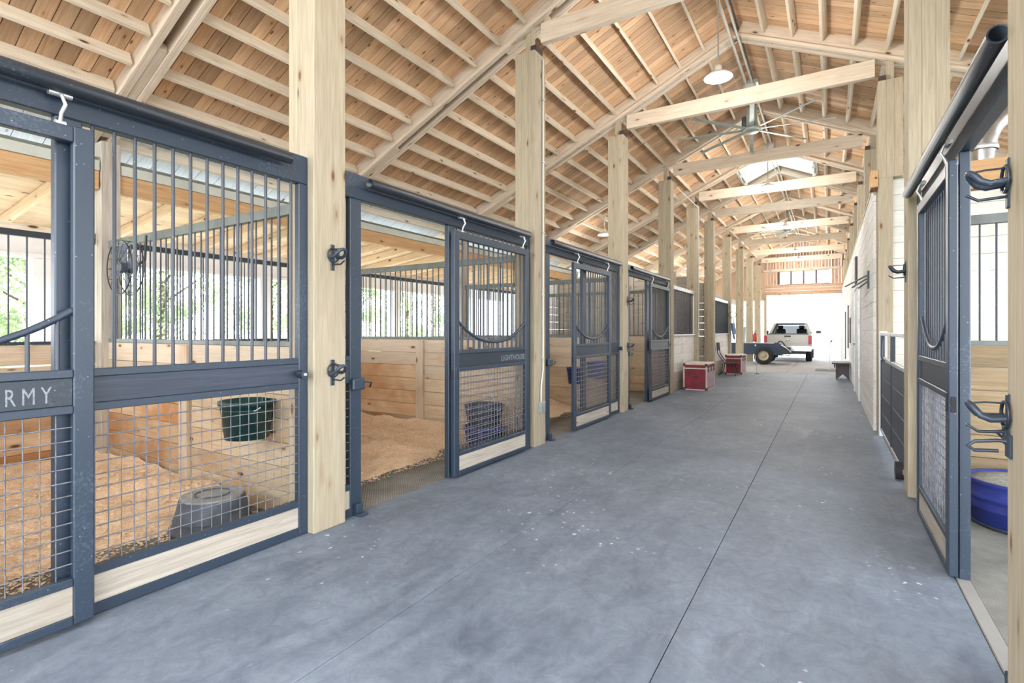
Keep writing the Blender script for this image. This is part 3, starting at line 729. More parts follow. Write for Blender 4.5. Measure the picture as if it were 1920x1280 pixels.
# stall fans (round guards) hung on the partitions
def stall_fan(c, r_, label):
    o = thing('stall_fan', c, label, 'fan', 'round stall fans')
    b = MB()
    for q, rr in ((0, r_), (.10, r_), (0, r_*.66), (0, r_*.33)): b.path([(c[0]+rr*math.cos(a*.2618), c[1]-q, c[2]+rr*math.sin(a*.2618)) for a in range(24)], .006 if rr == r_ else .003, 6, closed=True)
    for a in range(16):
        an = a*math.pi/8; b.path([(c[0]+.04*math.cos(an), c[1]-.12, c[2]+.04*math.sin(an)), (c[0]+r_*math.cos(an), c[1]-.10, c[2]+r_*math.sin(an)), (c[0]+r_*math.cos(an), c[1], c[2]+r_*math.sin(an))], .0025, 4)
    b.build('guard', M['steel_clean'], o)
    b = MB(); b.path([(c[0], c[1]-.10, c[2]), (c[0], c[1]+.04, c[2])], .05, 12); b.build('motor', M['grey_plastic'], o)
    b = MB(); b.path([(c[0], c[1]+.02, c[2]), (c[0], c[1]+.12, c[2]+.1), (c[0], c[1]+.13, c[2]+r_+.08)], .012, 6); b.build('hanging_bracket', M['steel_clean'], o)
    for a in range(4):
        an = a*math.pi/2+.3; d = Vector((math.cos(an), 0, math.sin(an))); e = Vector((-math.sin(an), 0, math.cos(an))); c0 = Vector(c)+Vector((0, -.05, 0))
        b = MB(); t = Vector((0, .02, 0)); P = [c0+d*.04+e*.03, c0+d*.04-e*.03, c0+d*r_*.9-e*.07+t, c0+d*r_*.9+e*.07-t]; Q = [p+Vector((0, .004, 0)) for p in P]
        b.add(P+Q, [(0, 1, 2, 3), (7, 6, 5, 4), (0, 4, 5, 1), (1, 5, 6, 2), (2, 6, 7, 3), (3, 7, 4, 0)]); b.build('blade', M['grey_plastic'], o)
    return o
stall_fan((-5.78, 2.36, 2.06), .26, 'round black caged stall fan in the back corner of the nearest left stall')
stall_fan((-6.42, 5.62, 1.98), .24, 'round black caged stall fan in the back corner of the second left stall')
# hanging feeder outside on the porch
fd = thing('hanging_feeder', (-8.9, 1.95, 2.05), 'white cylindrical feeder hanging under the porch at the far left', 'feeder')
b = MB(); b.lathe([(.001, 0), (.10, 0), (.115, .02), (.10, .04), (.095, .18), (.11, .20), (.095, .22), (.10, .40), (.115, .42), (.05, .48), (.001, .48)], (-8.9, 1.95, 1.95), 20); b.build('tube', M['white_metal'], fd)
b = MB(); b.path([(-8.9, 1.95, 2.43), (-8.9, 1.95, 2.78)], .004, 5); b.build('wire', M['galv'], fd)
b = MB(); b.lathe([(.001, .06), (.10, .02), (.12, 0)], (-8.9, 1.95, 2.40), 20); b.build('cap', plain('yellow_cap', (.5, .45, .12), .5), fd)

# ------------------------------------------------------------------ hooks on the posts
def bridle_hook(x, y, z, s, label):
    o = thing('bridle_bracket', (x, y, z), label, 'bracket', 'iron brackets on the posts')
    bx('back_plate', min(x-s*.004, x+s*.008), max(x-s*.004, x+s*.008), y-.017, y+.017, z-.10, z+.09, M['steel_clean'], o)
    b = MB(); pts = []
    for k in range(9):
        a = math.pi*k/8; pts.append((x+s*(.088+.03*math.sin(a)), y-.038*math.cos(a), z+.006+.042*math.sin(a)))
    pts = [(x+s*.005, y-.038, z), (x+s*.06, y-.038, z-.006)]+pts+[(x+s*.06, y+.038, z-.006), (x+s*.005, y+.038, z)]
    b.path(pts, .0125, 8); b.build('prong_loop', M['steel'], o)
    b = MB(); b.path([(x+s*.005, y, z+.055), (x+s*.07, y, z+.055), (x+s*.11, y, z+.05)], .004, 6)
    b.build('thin_rod', M['steel_clean'], o)
    b = MB(); b.path([(x+s*.005, y, z-.055), (x+s*.09, y, z-.06), (x+s*.125, y+.005, z-.035)], .006, 6); b.build('lower_hook', M['steel_clean'], o)
    b = MB(); b.path([(x+s*.012, y+.05*math.cos(k*.2618*1.0), z+.012+.05*math.sin(k*.2618)) for k in range(24)], .006, 6, closed=True); b.build('ring', M['steel_clean'], o)
    return o
HB = [(XL, PC[1]+.02, 2.0, 1, 'black iron bracket high on the nearest left post'), (XL, PC[1]+.02, 1.15, 1, 'black iron bracket low on the nearest left post'),
      (XL, PR[3]-.05, 2.0, 1, 'black iron bracket high on the post between the third and fourth left stalls'), (XL, PR[3]-.05, 1.17, 1, 'black iron bracket low on the post between the third and fourth left stalls'),
      (XR, PC[1]+.12, 2.02, -1, 'black iron bracket high on the nearest right post at the picture edge'), (XR, PC[1]+.12, 1.12, -1, 'black iron bracket low on the nearest right post at the picture edge'),
      (XR, PC[2], 1.99, -1, 'black iron bracket on the right post before the half gate')]
for h in HB: bridle_hook(*h)
ck = thing('door_catch', (XR-.03, PR[1]-.02, 1.02), 'iron snap catch below the low bracket on the nearest right post', 'catch')
b = MB(); b.path([(XR, PR[1]-.04, 1.03), (XR-.03, PR[1]-.02, 1.03), (XR-.10, PR[1]-.02, 1.02), (XR-.12, PR[1]-.02, 1.0), (XR-.10, PR[1]-.02, .985), (XR-.03, PR[1]-.02, .99)], .007, 8); b.build('loop', M['steel'], ck)
bx('plate', XR-.01, XR, PR[1]-.07, PR[1]-.01, .97, 1.06, M['steel'], ck)
for i, (x, y) in enumerate(((-3.155, 2.345), (-3.155, 8.84), (-3.155, 12.12))):
    o = thing('door_stop', (x, y, 1.15), 'small black door stop roller beside the %s' % ('nearest left post', 'post after the third left stall', 'post after the fourth left stall')[i], 'door stop', 'door stops')
    b = MB(); b.path([(x-.02, y-.02, 1.15), (x+.04, y-.02, 1.15)], .03, 12); b.build('roller', M['steel_clean'], o); bx('bolt', x-.02, x+.055, y-.03, y-.01, 1.14, 1.16, M['galv'], o)
cn = thing('wall_conduit', (XL+.02, 5.84, 1), 'white vertical conduit with a small outlet box on the second left post in view', 'conduit')
b = MB(); b.path([(XL+.018, 5.80, .55), (XL+.018, 5.80, .75), (XL+.014, 5.86, .95), (XL+.014, 5.86, 4.92)], .011, 8); b.build('pipe', M['conduit'], cn)
bx('outlet_box', XL, XL+.045, 5.76, 5.87, .42, .56, M['galv'], cn)
for z in (1.1, 1.9, 2.7, 3.6, 4.4): bx('strap', XL, XL+.027, 5.835, 5.885, z, z+.02, M['galv'], cn)
cn = thing('wall_conduit', (XL+.02, PR[5]-.1, 3), 'white conduit bent over the top of the fifth left post in view', 'conduit')
b = MB(); b.path([(XL+.014, PR[5]-.16, 1.4), (XL+.014, PR[5]-.16, 4.75), (XL+.014, PR[5]-.25, 4.9), (XL+.014, PR[4]+.2, 4.9)], .012, 8); b.build('pipe', M['conduit'], cn)
bx('elbow_box', XL, XL+.03, PR[5]-.19, PR[5]-.13, 1.30, 1.40, M['galv'], cn)

# ------------------------------------------------------------------ right side
stall_front(PR[1], PR[2]-PW, 2.83, 3.95, 'black steel front of the right stall with the blue tub inside', x=.645, s=-1, track=(2.75, 5.55))
sliding_door(3.90, 5.18, 'black sliding door on the right, open, its mesh seen edge-on', x=.59, s=-1)
r = partition(9, 5.85, .88, 4.4, mats=('rwall', 'rwall')); r['label'] = 'weathered plank and bar partition behind the blue tub on the right'
for k in range(7): pass
bx('header_beam', .88, 4.4, 5.80, 5.90, 2.66, 2.90, M['beam'], label='orange pine beam above the bars inside the right stall', cat='beam')
ww = thing('white_board_wall', (2.6, 9.12, 0), 'white lap board wall behind the bars of the right stall', 'wall panel')
for k in range(16): bx('lap_board', .757, 5.0, 9.06, 9.10+.006*(k % 2), k*.225+.001, k*.225+.222, M['white_board'] if k > 3 else M['rwall'], ww)
# flexible duct
du = thing('flex_duct', (1.15, 5.6, 3.2), 'shiny foil flexible duct hanging above the right stall beam', 'duct')
b = MB(); pts = []; rr = []
for k in range(40):
    t = k/39; pts.append((1.19+.9*t**3, 6.3+.5*t**3, 2.97+.62*math.sin(t*1.5))); rr.append(.095+.009*(k % 2))
b.path(pts, rr, 16); b.build('hose', M['foil'], du)
b = MB(); b.lathe([(.116, 0), (.12, .01), (.12, .03), (.116, .04)], (1.19, 6.3, 3.1), 20); b.build('band', M['galv'], du)
wr = thing('wall_outer_right', (4.6, 10, 0), kind='structure')
wr.name = 'wall_right_outer'
for y0, y1 in ((-4, 5.0), (5.0, 14), (14, 23), (23, 31.3)):
    for k in range(12):
        if k >= 4: continue
        bx('plank', 4.42, 4.46, y0, y1, k*.225+.002, k*.225+.222, M['white_board'], wr)
for y in [-4+3.25*k for k in range(11)]: bx('stud', 4.38, 4.52, y, y+.14, 0, 3.5, M['post'], wr)
# half gate between the second and third right posts
g = thing('half_gate', (.62, 7.4, 0), 'low gate on the right with black panels under a grey top bar', 'gate')
ga, gb = .60, .645
bx('top_bar', ga, gb, 6.0, 8.75, 1.39, 1.43, M['galv'], g); bx('middle_bar', ga, gb, 6.0, 8.75, 1.06, 1.10, M['galv'], g); bx('bottom_bar', ga, gb, 6.0, 8.75, .08, .12, M['galv'], g)
for y in (6.0, 7.35, 8.70): bx('upright', ga, gb, y, y+.05, .08, 1.43, M['steel_clean'], g)
for k in range(4): bx('panel_board', ga+.008, gb-.008, 6.05, 8.70, .12+k*.235, .12+k*.235+.233, M['black_board'], g)
b = MB(); b.path([(.59, 8.1, 1.06), (.57, 8.1, 1.14), (.575, 8.12, 1.3), (.59, 8.12, 1.36)], .014, 8); b.build('hinge_strap', M['steel_clean'], g)
bx('gate_frame_post', .59, .68, 8.78, 8.90, 0, 1.45, M['white_paint'], label='short pale frame post carrying the far end of the half gate', cat='post')
tag(MB().path([(.55, 6.3, .09), (.62, 6.3, .09)], .085, 18).build('guide_wheel', M['rubber'], loc=(.585, 6.3, .09)), 'small black wheel at the foot of the half gate', 'wheel')
# whitewashed wall
wrt = thing('wall_right', (.62, 20, 0), kind='structure')
WZ = 3.55; n = 17; h = WZ/n
for k in range(n):
    for (y0, y1) in ((9.21, 12.4), (12.4, 15.5), (15.5, 22.0), (22.0, 31.0)):
        bx('plank', .545, .583, y0+.002, y1-.002, k*h+.002, (k+1)*h-.002, M['whitewash'], wrt, bev=.003)
bx('cap_board', .535, .584, 9.21, 31.0, WZ, WZ+.04, M['purlin'], wrt)
bx('cap_beam', .50, .585, PC[3]-.16, PC[3]+.18, 3.48, 3.72, M['beam'], label='short pine block fixed across the third right post above the white wall', cat='block')
# things on the white wall
br = thing('blanket_bar', (.5, 11.2, 2.3), 'grey metal swing-out blanket bars on the whitewashed right wall', 'rack')
bx('plate', .52, .546, 10.05, 10.17, 2.14, 2.42, M['steel_clean'], br)
for k, (dx, dy) in enumerate(((.34, 1.6), (.22, 1.2), (.12, .7))):
    b = MB(); b.path([(.53, 10.11, 2.36-.05*k), (.53-dx*.8, 10.11+dy, 2.30-.05*k)], .014, 8); b.build('arm', M['rail_grey'], br)
hp = thing('hanging_tool', (.57, 14.2, 2.8), 'dark flat bar hanging high on the whitewashed wall', 'tool'); bx('blade', .50, .545, 14.1, 14.45, 2.45, 3.15, M['bench'], hp); b = MB(); b.path([(.545, 14.27, 3.1), (.49, 14.27, 3.12)], .012, 6); b.build('peg', M['galv'], hp)
sd = thing('wall_door', (.54, 15.0, 0), 'white flush door in the whitewashed right wall with grey frame rails', 'door')
for y in (12.9, 15.0): bx('frame_rail', .505, .544, y, y+.07, .0, 2.42, M['galv'], sd)
bx('frame_rail', .505, .544, 12.9, 15.07, 2.42, 2.48, M['galv'], sd)
for i in range(4): bx('door_board', .525, .544, 12.97+i*.507, 12.97+(i+1)*.507-.006, .02, 2.42, M['whitewash'], sd)
b = MB(); b.path([(.525, 14.8, 1.15), (.49, 14.8, 1.15), (.49, 14.85, 1.15)], .012, 8); b.build('knob', M['steel_clean'], sd)
for i, (y, z0, z1) in enumerate(((18.4, 1.1, 1.85), (20.3, .9, 2.3), (23.5, .4, 2.2))):
    o = thing('leaning_pole', (.56, y, z0), 'dark %s hung upright on the far part of the whitewashed wall' % ('short strap', 'long pole', 'tall tool handle')[i], 'pole')
    b = MB(); b.path([(.525, y, z0), (.525, y, z1)], .018, 8); b.build('shaft', M['bench'], o); b = MB(); b.path([(.546, y, z1-.05), (.50, y, z1-.05)], .01, 6); b.build('peg', M['galv'], o)
# bench
bn = thing('mounting_bench', (.30, 18.5, 0), 'small dark wooden bench with notched legs by the whitewashed wall', 'bench')
bx('seat', .06, .53, 18.2, 19.3, .47, .51, M['bench'], bn); bx('apron', .12, .15, 18.25, 19.25, .36, .47, M['bench'], bn)
for y in (18.32, 19.1):
    b = MB(); b.prism([(.17, 0), (.34, .17), (.51, 0), (.51, .47), (.17, .47)], 'y', y, y+.035)
    b.v = [v for v in b.v]; b.build('leg', M['bench'], bn)
mt = tag(bx('door_mat', -.45, .45, 22.0, 23.2, 0, .015, M['mat']), 'grey rubber mat on the floor beyond the bench', 'mat')
pk = thing('hand_truck', (.2, 21.6, 0), 'thin metal upright frame standing on the grey mat', 'frame')
b = MB(); b.path([(.0, 22.3, .015), (.02, 22.35, 1.05), (.06, 22.35, 1.1)], .015, 8); b.path([(.0, 22.3, .1), (.42, 22.3, .1)], .012, 8); b.path([(.4, 22.3, .015), (.4, 22.3, .35)], .012, 8); b.build('tube_frame', M['galv'], pk)
b = MB(); b.path([(.04, 22.35, 1.05), (.09, 22.35, 1.12)], .025, 8); b.build('grip', M['rubber'], pk)

# ------------------------------------------------------------------ far gable wall with windows
GY = 31.2
gw = thing('wall_far', (-1.3, GY, 3.4), kind='structure')
def zroof(x): return zp(x, .14)
# horizontal boards below the windows, beside the windows vertical boards
for k in range(3):
    bx('plank', -3.0, .66, GY-.02, GY+.02, 3.42+k*.17+.002, 3.42+k*.17+.168, M['gable'], gw)
x = -6.9
while x < 4.3:
    z0 = 3.93
    if x < -3.0 or x > .62: z0 = 0 if (x > .62 or x < -7.5) else 3.1
    zt = zroof(x+.07)-.02
    if -2.35 < x < -.02:
        if zt > 4.66: bx('plank', x, x+.137, GY-.015, GY+.015, 4.64, zt, M['gable'], gw)
    else: bx('plank', x, x+.137, GY-.015, GY+.015, z0, zt, M['gable'], gw)
    x += .14
for x in [-2.9+.42*k for k in range(9)]:
    if zroof(x)-.1 > 4.8: bx('stud', x, x+.045, GY-.13, GY-.03, 4.72, zroof(x)-.12, M['truss'], gw)
bx('rail', -3.05, .62, GY-.14, GY-.03, 4.64, 4.76, M['truss'], gw); bx('rail', -3.05, .62, GY-.12, GY-.03, 3.38, 3.50, M['gable'], gw)
for x in (-3.02, .52): bx('jamb_post', x, x+.12, GY-.14, GY+.1, 0, 3.42, M['post'], gw)
wf = thing('window_1', (-1.15, GY, 4.3), kind='structure')
for i in range(4):
    xa = -2.32+i*.575
    bx('window_frame', xa-.03, xa+.06, GY-.08, GY+.03, 3.95, 4.62, M['brass'], wf)
    p = bx('pane', xa+.06, xa+.545, GY-.004, GY+.004, 3.98, 4.60, M['glass'], wf)
bx('window_frame', -.02, .01, GY-.05, GY+.03, 3.95, 4.62, M['gable'], wf)
bx('window_sill', -2.34, .02, GY-.08, GY+.04, 3.92, 3.955, M['gable'], wf); bx('window_frame', -2.34, .02, GY-.05, GY+.03, 4.60, 4.64, M['gable'], wf)

# ------------------------------------------------------------------ trunks, chair, halter
M['pink'] = plain('faded_pink_panel', (.42, .30, .34), .6, 0, 5, .15)
def trunk(x0, x1, y0, y1, h, label):
    o = thing('tack_trunk', ((x0+x1)/2, (y0+y1)/2, 0), label, 'trunk', 'red tack trunks')
    bx('body', x0+.012, x1-.012, y0+.012, y1-.012, .02, h*.80, M['red'], o)
    bx('lid', x0+.008, x1-.008, y0+.008, y1-.008, h*.81, h-.01, M['red'], o)
    bx('lid_panel', x0+.02, x1-.02, y0+.02, y1-.02, h-.012, h+.001, M['trunk_trim'], o)
    bx('side_panel', x1-.014, x1-.004, y0+.05, y1-.05, .05, h*.78, M['pink'], o)
    t = .035
    for x in (x0, x1-t):
        for y in (y0, y1-t): bx('corner_trim', x, x+t, y, y+t, 0, h-.02, M['trunk_trim'], o)
    for z in (0, h-.035, h*.79):
        for y in (y0, y1-t): bx('edge_trim', x0+t, x1-t, y, y+t, z, z+.03, M['trunk_trim'], o)
        for x in (x0, x1-t): bx('edge_trim', x, x+t, y0+t, y1-t, z, z+.03, M['trunk_trim'], o)
    for x in (x0-.003, x1-.057):
        for z in (-.0, h-.075): bx('corner_cap', x, x+.06, y0-.004, y0+.05, z+.002, z+.07, M['brass'], o)
    bx('end_handle', (x0+x1)/2-.07, (x0+x1)/2+.07, y0-.022, y0+.012, h*.5, h*.5+.03, M['brass'], o); bx('handle_plate', (x0+x1)/2-.06, (x0+x1)/2+.06, y0+.004, y0+.014, h*.44, h*.62, M['red'], o)
    for y in (y0+.15, (y0+y1)/2, y1-.15): bx('clasp', x1-.006, x1+.012, y-.04, y+.04, h*.68, h*.92, M['brass'], o)
    return o
trunk(-3.10, -2.53, 13.2, 14.2, .66, 'red tack trunk with cream edges on the floor by the fifth left post')
trunk(-3.02, -2.49, 18.75, 19.75, .66, 'red tack trunk with cream edges behind the black folding chair')
ch = thing('folding_chair', (-2.85, 18.1, 0), 'black folding chair seen from the side in front of the farther red trunk', 'chair')
for q in (-.2, .2):
    y = 18.1+q
    b = MB(); b.path([(-3.13, y, 1.08), (-3.10, y, .72), (-2.92, y, .46), (-2.85, y, .40), (-2.60, y, .40)], .016, 8); b.build('side_frame', M['steel_clean'], ch)
    b = MB(); b.path([(-2.95, y, .42), (-2.98, y, .15), (-3.08, y, .015)], .014, 8); b.build('leg', M['steel_clean'], ch)
    b = MB(); b.path([(-2.62, y, .40), (-2.56, y, .015)], .014, 8); b.build('leg', M['steel_clean'], ch)
bx('seat', -2.92, -2.50, 17.9, 18.3, .40, .43, M['rubber'], ch); timber('backrest', (-3.12, 17.92, .95), (-3.12, 18.28, .95), .02, .26, M['rubber'], ch)
b = MB(); b.path([(-3.02, 17.9, .07), (-3.02, 18.3, .07)], .01, 6); b.build('stretcher', M['steel_clean'], ch)
st = thing('walking_stand', (-2.1, 19.3, 0), 'thin metal stand on the floor right of the farther red trunk', 'stand')
b = MB(); b.path([(-2.1, 19.4, .015), (-2.16, 19.4, .62), (-2.2, 19.4, .68), (-2.24, 19.4, .62)], .012, 8); b.build('rod', M['galv'], st)
b = MB(); b.lathe([(.001, 0), (.07, 0), (.06, .015), (.001, .02)], (-2.1, 19.4, 0), 16); b.build('foot', M['rubber'], st)
hl = thing('hanging_halter', (-3.0, 20.9, 1.4), 'blue and white cloth bundle hanging on the seventh left post in view', 'halter')
b = MB(); rnd = random.Random(5)
nx, nz = 16, 18; vs = []
for i in range(nx+1):
    for k in range(nz+1):
        a = i/nx; t = k/nz; y = 20.62+.5*(a-.5)*(1-.3*t); x = -3.04+.06*math.sin(a*13)*(1-.2*t)+.05*t
        vs.append((x, y, 1.75-.62*t*(.75+.25*math.sin(a*5+1))))
fs = [(i*(nz+1)+k, i*(nz+1)+k+1, (i+1)*(nz+1)+k+1, (i+1)*(nz+1)+k) for i in range(nx) for k in range(nz)]
b.add(vs, fs, True); o = b.build('cloth', M['blue_cloth'], hl); md = o.modifiers.new('s', 'SOLIDIFY'); md.thickness = .012
b = MB(); b.path([(XL, 20.8, 1.95), (XL+.1, 20.7, 1.93), (XL+.12, 20.62, 1.75)], .01, 6); b.build('hook', M['steel_clean'], hl)
b = MB(); b.path([(-3.06+.14*math.cos(k*.2618), 20.6, 2.06+.1*math.sin(k*.2618)) for k in range(24)], .012, 6, closed=True); b.build('strap_loop', M['bench'], hl)
fe = thing('fire_extinguisher', (-3.05, 27.0, 1.2), 'red fire extinguisher on a far left post behind the trailer', 'extinguisher')
b = MB(); b.lathe([(.001, 0), (.07, 0), (.075, .03), (.075, .36), (.05, .42), (.02, .44)], (-3.04, 27.25, .95), 20); b.build('cylinder', M['red_ext'], fe)
b = MB(); b.path([(-3.04, 27.25, 1.38), (-3.04, 27.25, 1.46), (-2.97, 27.2, 1.46)], .015, 6); b.build('valve', M['steel_clean'], fe)

# ------------------------------------------------------------------ trailer and pickup truck
def wheel(o, c, r_, wdt, axis='y', rim=M['chrome'], name='wheel'):
    prof = [(r_*.55, -wdt/2), (r_*.93, -wdt/2), (r_, -wdt*.35), (r_, wdt*.35), (r_*.93, wdt/2), (r_*.55, wdt/2)]
    def pl(prof, mat, nm, n=36, par=o):
        b = MB(); b.lathe(prof, (0, 0, 0), n)
        if axis == 'y': b.v = [(x+c[0], z+c[1], y+c[2]) for x, y, z in b.v]
        else: b.v = [(z+c[0], x+c[1], y+c[2]) for x, y, z in b.v]
        return b.build(nm, mat, par)
    wh = pl(prof, M['rubber'], 'wheel')
    pl([(.001, -wdt*.30), (r_*.12, -wdt*.42), (r_*.2, -wdt*.30), (r_*.32, -wdt*.20), (r_*.5, -wdt*.34), (r_*.58, -wdt*.5), (r_*.60, -wdt*.5), (r_*.60, wdt*.5), (r_*.5, wdt*.34), (.001, wdt*.3)], rim, 'wheel_rim', 36, wh)
    b = MB()
    for k in range(20):
        a = k*math.pi/10; ca, sa = math.cos(a), math.sin(a)
        p = [(ca*r_*.985, sa*r_*.985, -wdt*.48), (ca*r_*1.012, sa*r_*1.012, -wdt*.3), (ca*r_*1.012, sa*r_*1.012, wdt*.3)]
        if axis == 'y': p = [(x+c[0], z+c[1], y+c[2]) for x, y, z in p]
        else: p = [(z+c[0], x+c[1], y+c[2]) for x, y, z in p]
        b.path(p, .014, 4)
    b.build('tread', M['rubber'], wh, kind='stuff')
tr = thing('utility_trailer', (-2.9, 25.6, 0), 'dark navy utility trailer with a cream spoked wheel standing behind the posts', 'trailer')
TY0, TY1, TX0, TX1 = 25.2, 26.5, -5.2, -1.75
b = MB(); b.prism([(TX0, .42), (-1.95, .42), (-1.72, .52), (TX1, .80), (-2.05, .93), (TX0, .93)], 'y', TY0, TY0+.03); b.build('side_panel', M['navy'], tr)
b = MB(); b.prism([(TX0, .42), (-1.95, .42), (TX1, .80), (-2.05, .93), (TX0, .93)], 'y', TY1-.03, TY1); b.build('side_panel', M['navy'], tr)
bx('bed_floor', TX0, -1.95, TY0+.03, TY1-.03, .42, .46, M['navy'], tr); bx('end_panel', TX0, TX0+.03, TY0, TY1, .42, .93, M['navy'], tr)
bx('top_rail', TX0, -2.05, TY0-.012, TY0+.035, .92, .95, M['galv'], tr); bx('marker', -2.82, -2.76, TY0-.008, TY0, .80, .86, M['white_metal'], tr)
b = MB(); b.prism([(-1.90, .42), (-1.55, .45), (-1.42, .55), (-1.60, .72), (-1.80, .85)], 'y', TY0+.1, TY0+.7); b.build('front_gear', M['truck_dark'], tr)
b = MB(); b.path([(-1.9, 25.8, .45), (-1.5, 26.6, .45), (-1.70, 27.3, .48)], .04, 8); b.build('tongue', M['steel_clean'], tr)
b = MB(); b.path([(-1.95, TY0+.02, .90), (-1.84, TY0+.02, 1.02), (-1.74, TY0+.02, 1.0), (-1.62, TY0+.02, .82)], .03, 8); b.build('winch_post', M['truck_dark'], tr)
b = MB()
for a, e in (((-1.9, 25.3, .42), (-1.45, 25.3, .40)), ((-1.8, 25.35, .5), (-1.4, 25.35, .46)), ((-1.7, 25.3, .75), (-1.45, 25.3, .5))): b.path([a, e], .02, 6)
b.build('linkage', M['steel_clean'], tr)
for y in (25.12, 26.6): wheel(tr, (-2.46, y, .385), .385, .2, 'y', M['rim'])
b = MB(); b.path([(-2.46, 25.12, .385), (-2.46, 26.6, .385)], .035, 8); b.build('axle', M['steel_clean'], tr)

tk = thing('pickup_truck', (-1.71, 30.2, 0), 'silver pickup truck parked tail-first in the far doorway', 'truck')
X0, X1, T0 = -2.72, -.70, 27.9      # tail at Y=T0
body = MB()
def loft(b, secs, smooth=False):
    n = len(secs[0]); vs = [p for s_ in secs for p in s_]
    fs = [(i*n+k, i*n+(k+1) % n, (i+1)*n+(k+1) % n, (i+1)*n+k) for i in range(len(secs)-1) for k in range(n)]
    fs += [tuple(range(n))[::-1], tuple(range((len(secs)-1)*n, len(secs)*n))]; b.add(vs, fs, smooth)
def sec(y, x0, x1, z0, z1, ch=.06): return [(x0+ch, y, z0), (x1-ch, y, z0), (x1, y, z0+ch), (x1, y, z1-ch), (x1-ch, y, z1), (x0+ch, y, z1), (x0, y, z1-ch), (x0, y, z0+ch)]
bxs = MB()
for xa, xb in ((X0, X0+.13), (X1-.13, X1)):
    b = MB(); yy = [T0+.05, T0+.75, T0+.80, T0+.95, T0+1.20, T0+1.35, T0+1.42, T0+2.0]; zb = [.62, .62, .85, .97, .97, .85, .62, .62]
    pl = [(y, z) for y, z in zip(yy, zb)]+[(T0+2.0, 1.32), (T0+.05, 1.32)]
    b.prism(pl, 'x', xa, xb); b.build('bed_side', M['truck'], tk)
bx('tailgate', X0+.13, X1-.13, T0, T0+.07, .72, 1.32, M['truck'], tk, bev=.015)
bx('tailgate_cap', X0+.13, X1-.13, T0-.005, T0+.075, 1.30, 1.345, M['truck_dark'], tk); bx('tailgate_handle', -1.84, -1.56, T0-.012, T0, 1.17, 1.25, M['truck_dark'], tk)
bx('tailgate_crease', X0+.15, X1-.15, T0-.006, T0, .90, .915, M['truck'], tk)
b = MB(); b.lathe([(.001, 0), (.07, 0), (.07, .01), (.001, .012)], (0, 0, 0), 24, 1.3, .45); b.v = [(x-1.7, T0-z, 1.03+y) for x, y, z in b.v]; b.build('badge', M['chrome'], tk)
bx('bed_floor', X0+.13, X1-.13, T0+.07, T0+2.0, .70, .78, M['truck_dark'], tk)
for xa in (X0, X1-.13): bx('taillight', xa-.004, xa+.134, T0-.008, T0+.06, .84, 1.24, M['taillight'], tk, bev=.01)
b = MB(); b.prism([(X0+.02, .52), (X1-.02, .52), (X1+.0, .72), (X1-.06, .76), (X0+.06, .76), (X0, .72)], 'y', T0-.16, T0+.05); b.build('rear_bumper', M['chrome'], tk)
bx('licence_recess', -1.86, -1.56, T0-.168, T0-.15, .55, .70, M['truck_dark'], tk); bx('under_frame', X0+.25, X1-.25, T0+.1, T0+5.2, .40, .62, M['truck_dark'], tk)
bx('hitch_receiver', -1.76, -1.66, T0-.25, T0-.1, .42, .50, M['truck_dark'], tk)
cb = MB(); loft(cb, [sec(T0+2.05, X0+.02, X1-.02, .48, 1.34), sec(T0+4.1, X0+.02, X1-.02, .48, 1.34), sec(T0+5.4, X0+.06, X1-.06, .50, 1.26, .1)]); cb.build('cab_body', M['truck'], tk)
rf = MB()
def rs(y, z, i): return [(X0+i, y, z), (X1-i, y, z)]
rf.add([(X0+.32, T0+2.40, 1.88), (X1-.32, T0+2.40, 1.88), (X1-.34, T0+3.45, 1.88), (X0+.34, T0+3.45, 1.88), (X0+.30, T0+2.38, 1.83), (X1-.30, T0+2.38, 1.83), (X1-.30, T0+3.52, 1.83), (X0+.30, T0+3.52, 1.83)],
       [(0, 1, 2, 3), (4, 5, 1, 0), (5, 6, 2, 1), (6, 7, 3, 2), (7, 4, 0, 3), (7, 6, 5, 4)]); rf.build('roof', M['truck_dark'], tk)
P = {'a': [(X0+.10, T0+2.08, 1.34), (X0+.30, T0+2.38, 1.84)], 'b': [(X1-.10, T0+2.08, 1.34), (X1-.30, T0+2.38, 1.84)], 'c': [(X0+.10, T0+4.1, 1.34), (X0+.31, T0+3.5, 1.84)], 'd': [(X1-.10, T0+4.1, 1.34), (X1-.31, T0+3.5, 1.84)],
     'e': [(X0+.09, T0+3.0, 1.34), (X0+.30, T0+2.95, 1.84)], 'f': [(X1-.09, T0+3.0, 1.34), (X1-.30, T0+2.95, 1.84)]}
for k, v in P.items(): b = MB(); b.path(v, .07, 6); b.build('pillar', M['truck'], tk)
gl = MB(); A, B_ = P['a'], P['b']; gl.add([A[0], B_[0], B_[1], A[1]], [(0, 1, 2, 3)]); gl.build('rear_window', M['tint'], tk)
gl = MB(); A, B_ = P['c'], P['d']; gl.add([A[0], B_[0], B_[1], A[1]], [(0, 1, 2, 3)]); gl.build('windscreen', M['tint'], tk)
for x in (-2.2, -1.22): bx('seat', x-.24, x+.24, T0+2.75, T0+2.9, 1.2, 1.60, M['truck_dark'], tk, bev=.05); bx('headrest', x-.13, x+.13, T0+2.76, T0+2.86, 1.60, 1.76, M['truck_dark'], tk, bev=.03)
for s_, xx in ((1, X1), (-1, X0)):
    b = MB(); b.path([(xx-s_*.1, T0+3.55, 1.36), (xx+s_*.14, T0+3.5, 1.40)], .02, 6); b.build('mirror_arm', M['truck_dark'], tk)
    bx('mirror', min(xx+s_*.1, xx+s_*.34), max(xx+s_*.1, xx+s_*.34), T0+3.42, T0+3.52, 1.33, 1.50, M['truck_dark'], tk, bev=.025)
    for y in (T0+1.08, T0+4.55): wheel(tk, (xx-s_*.15, y, .38), .38, .26, 'x')
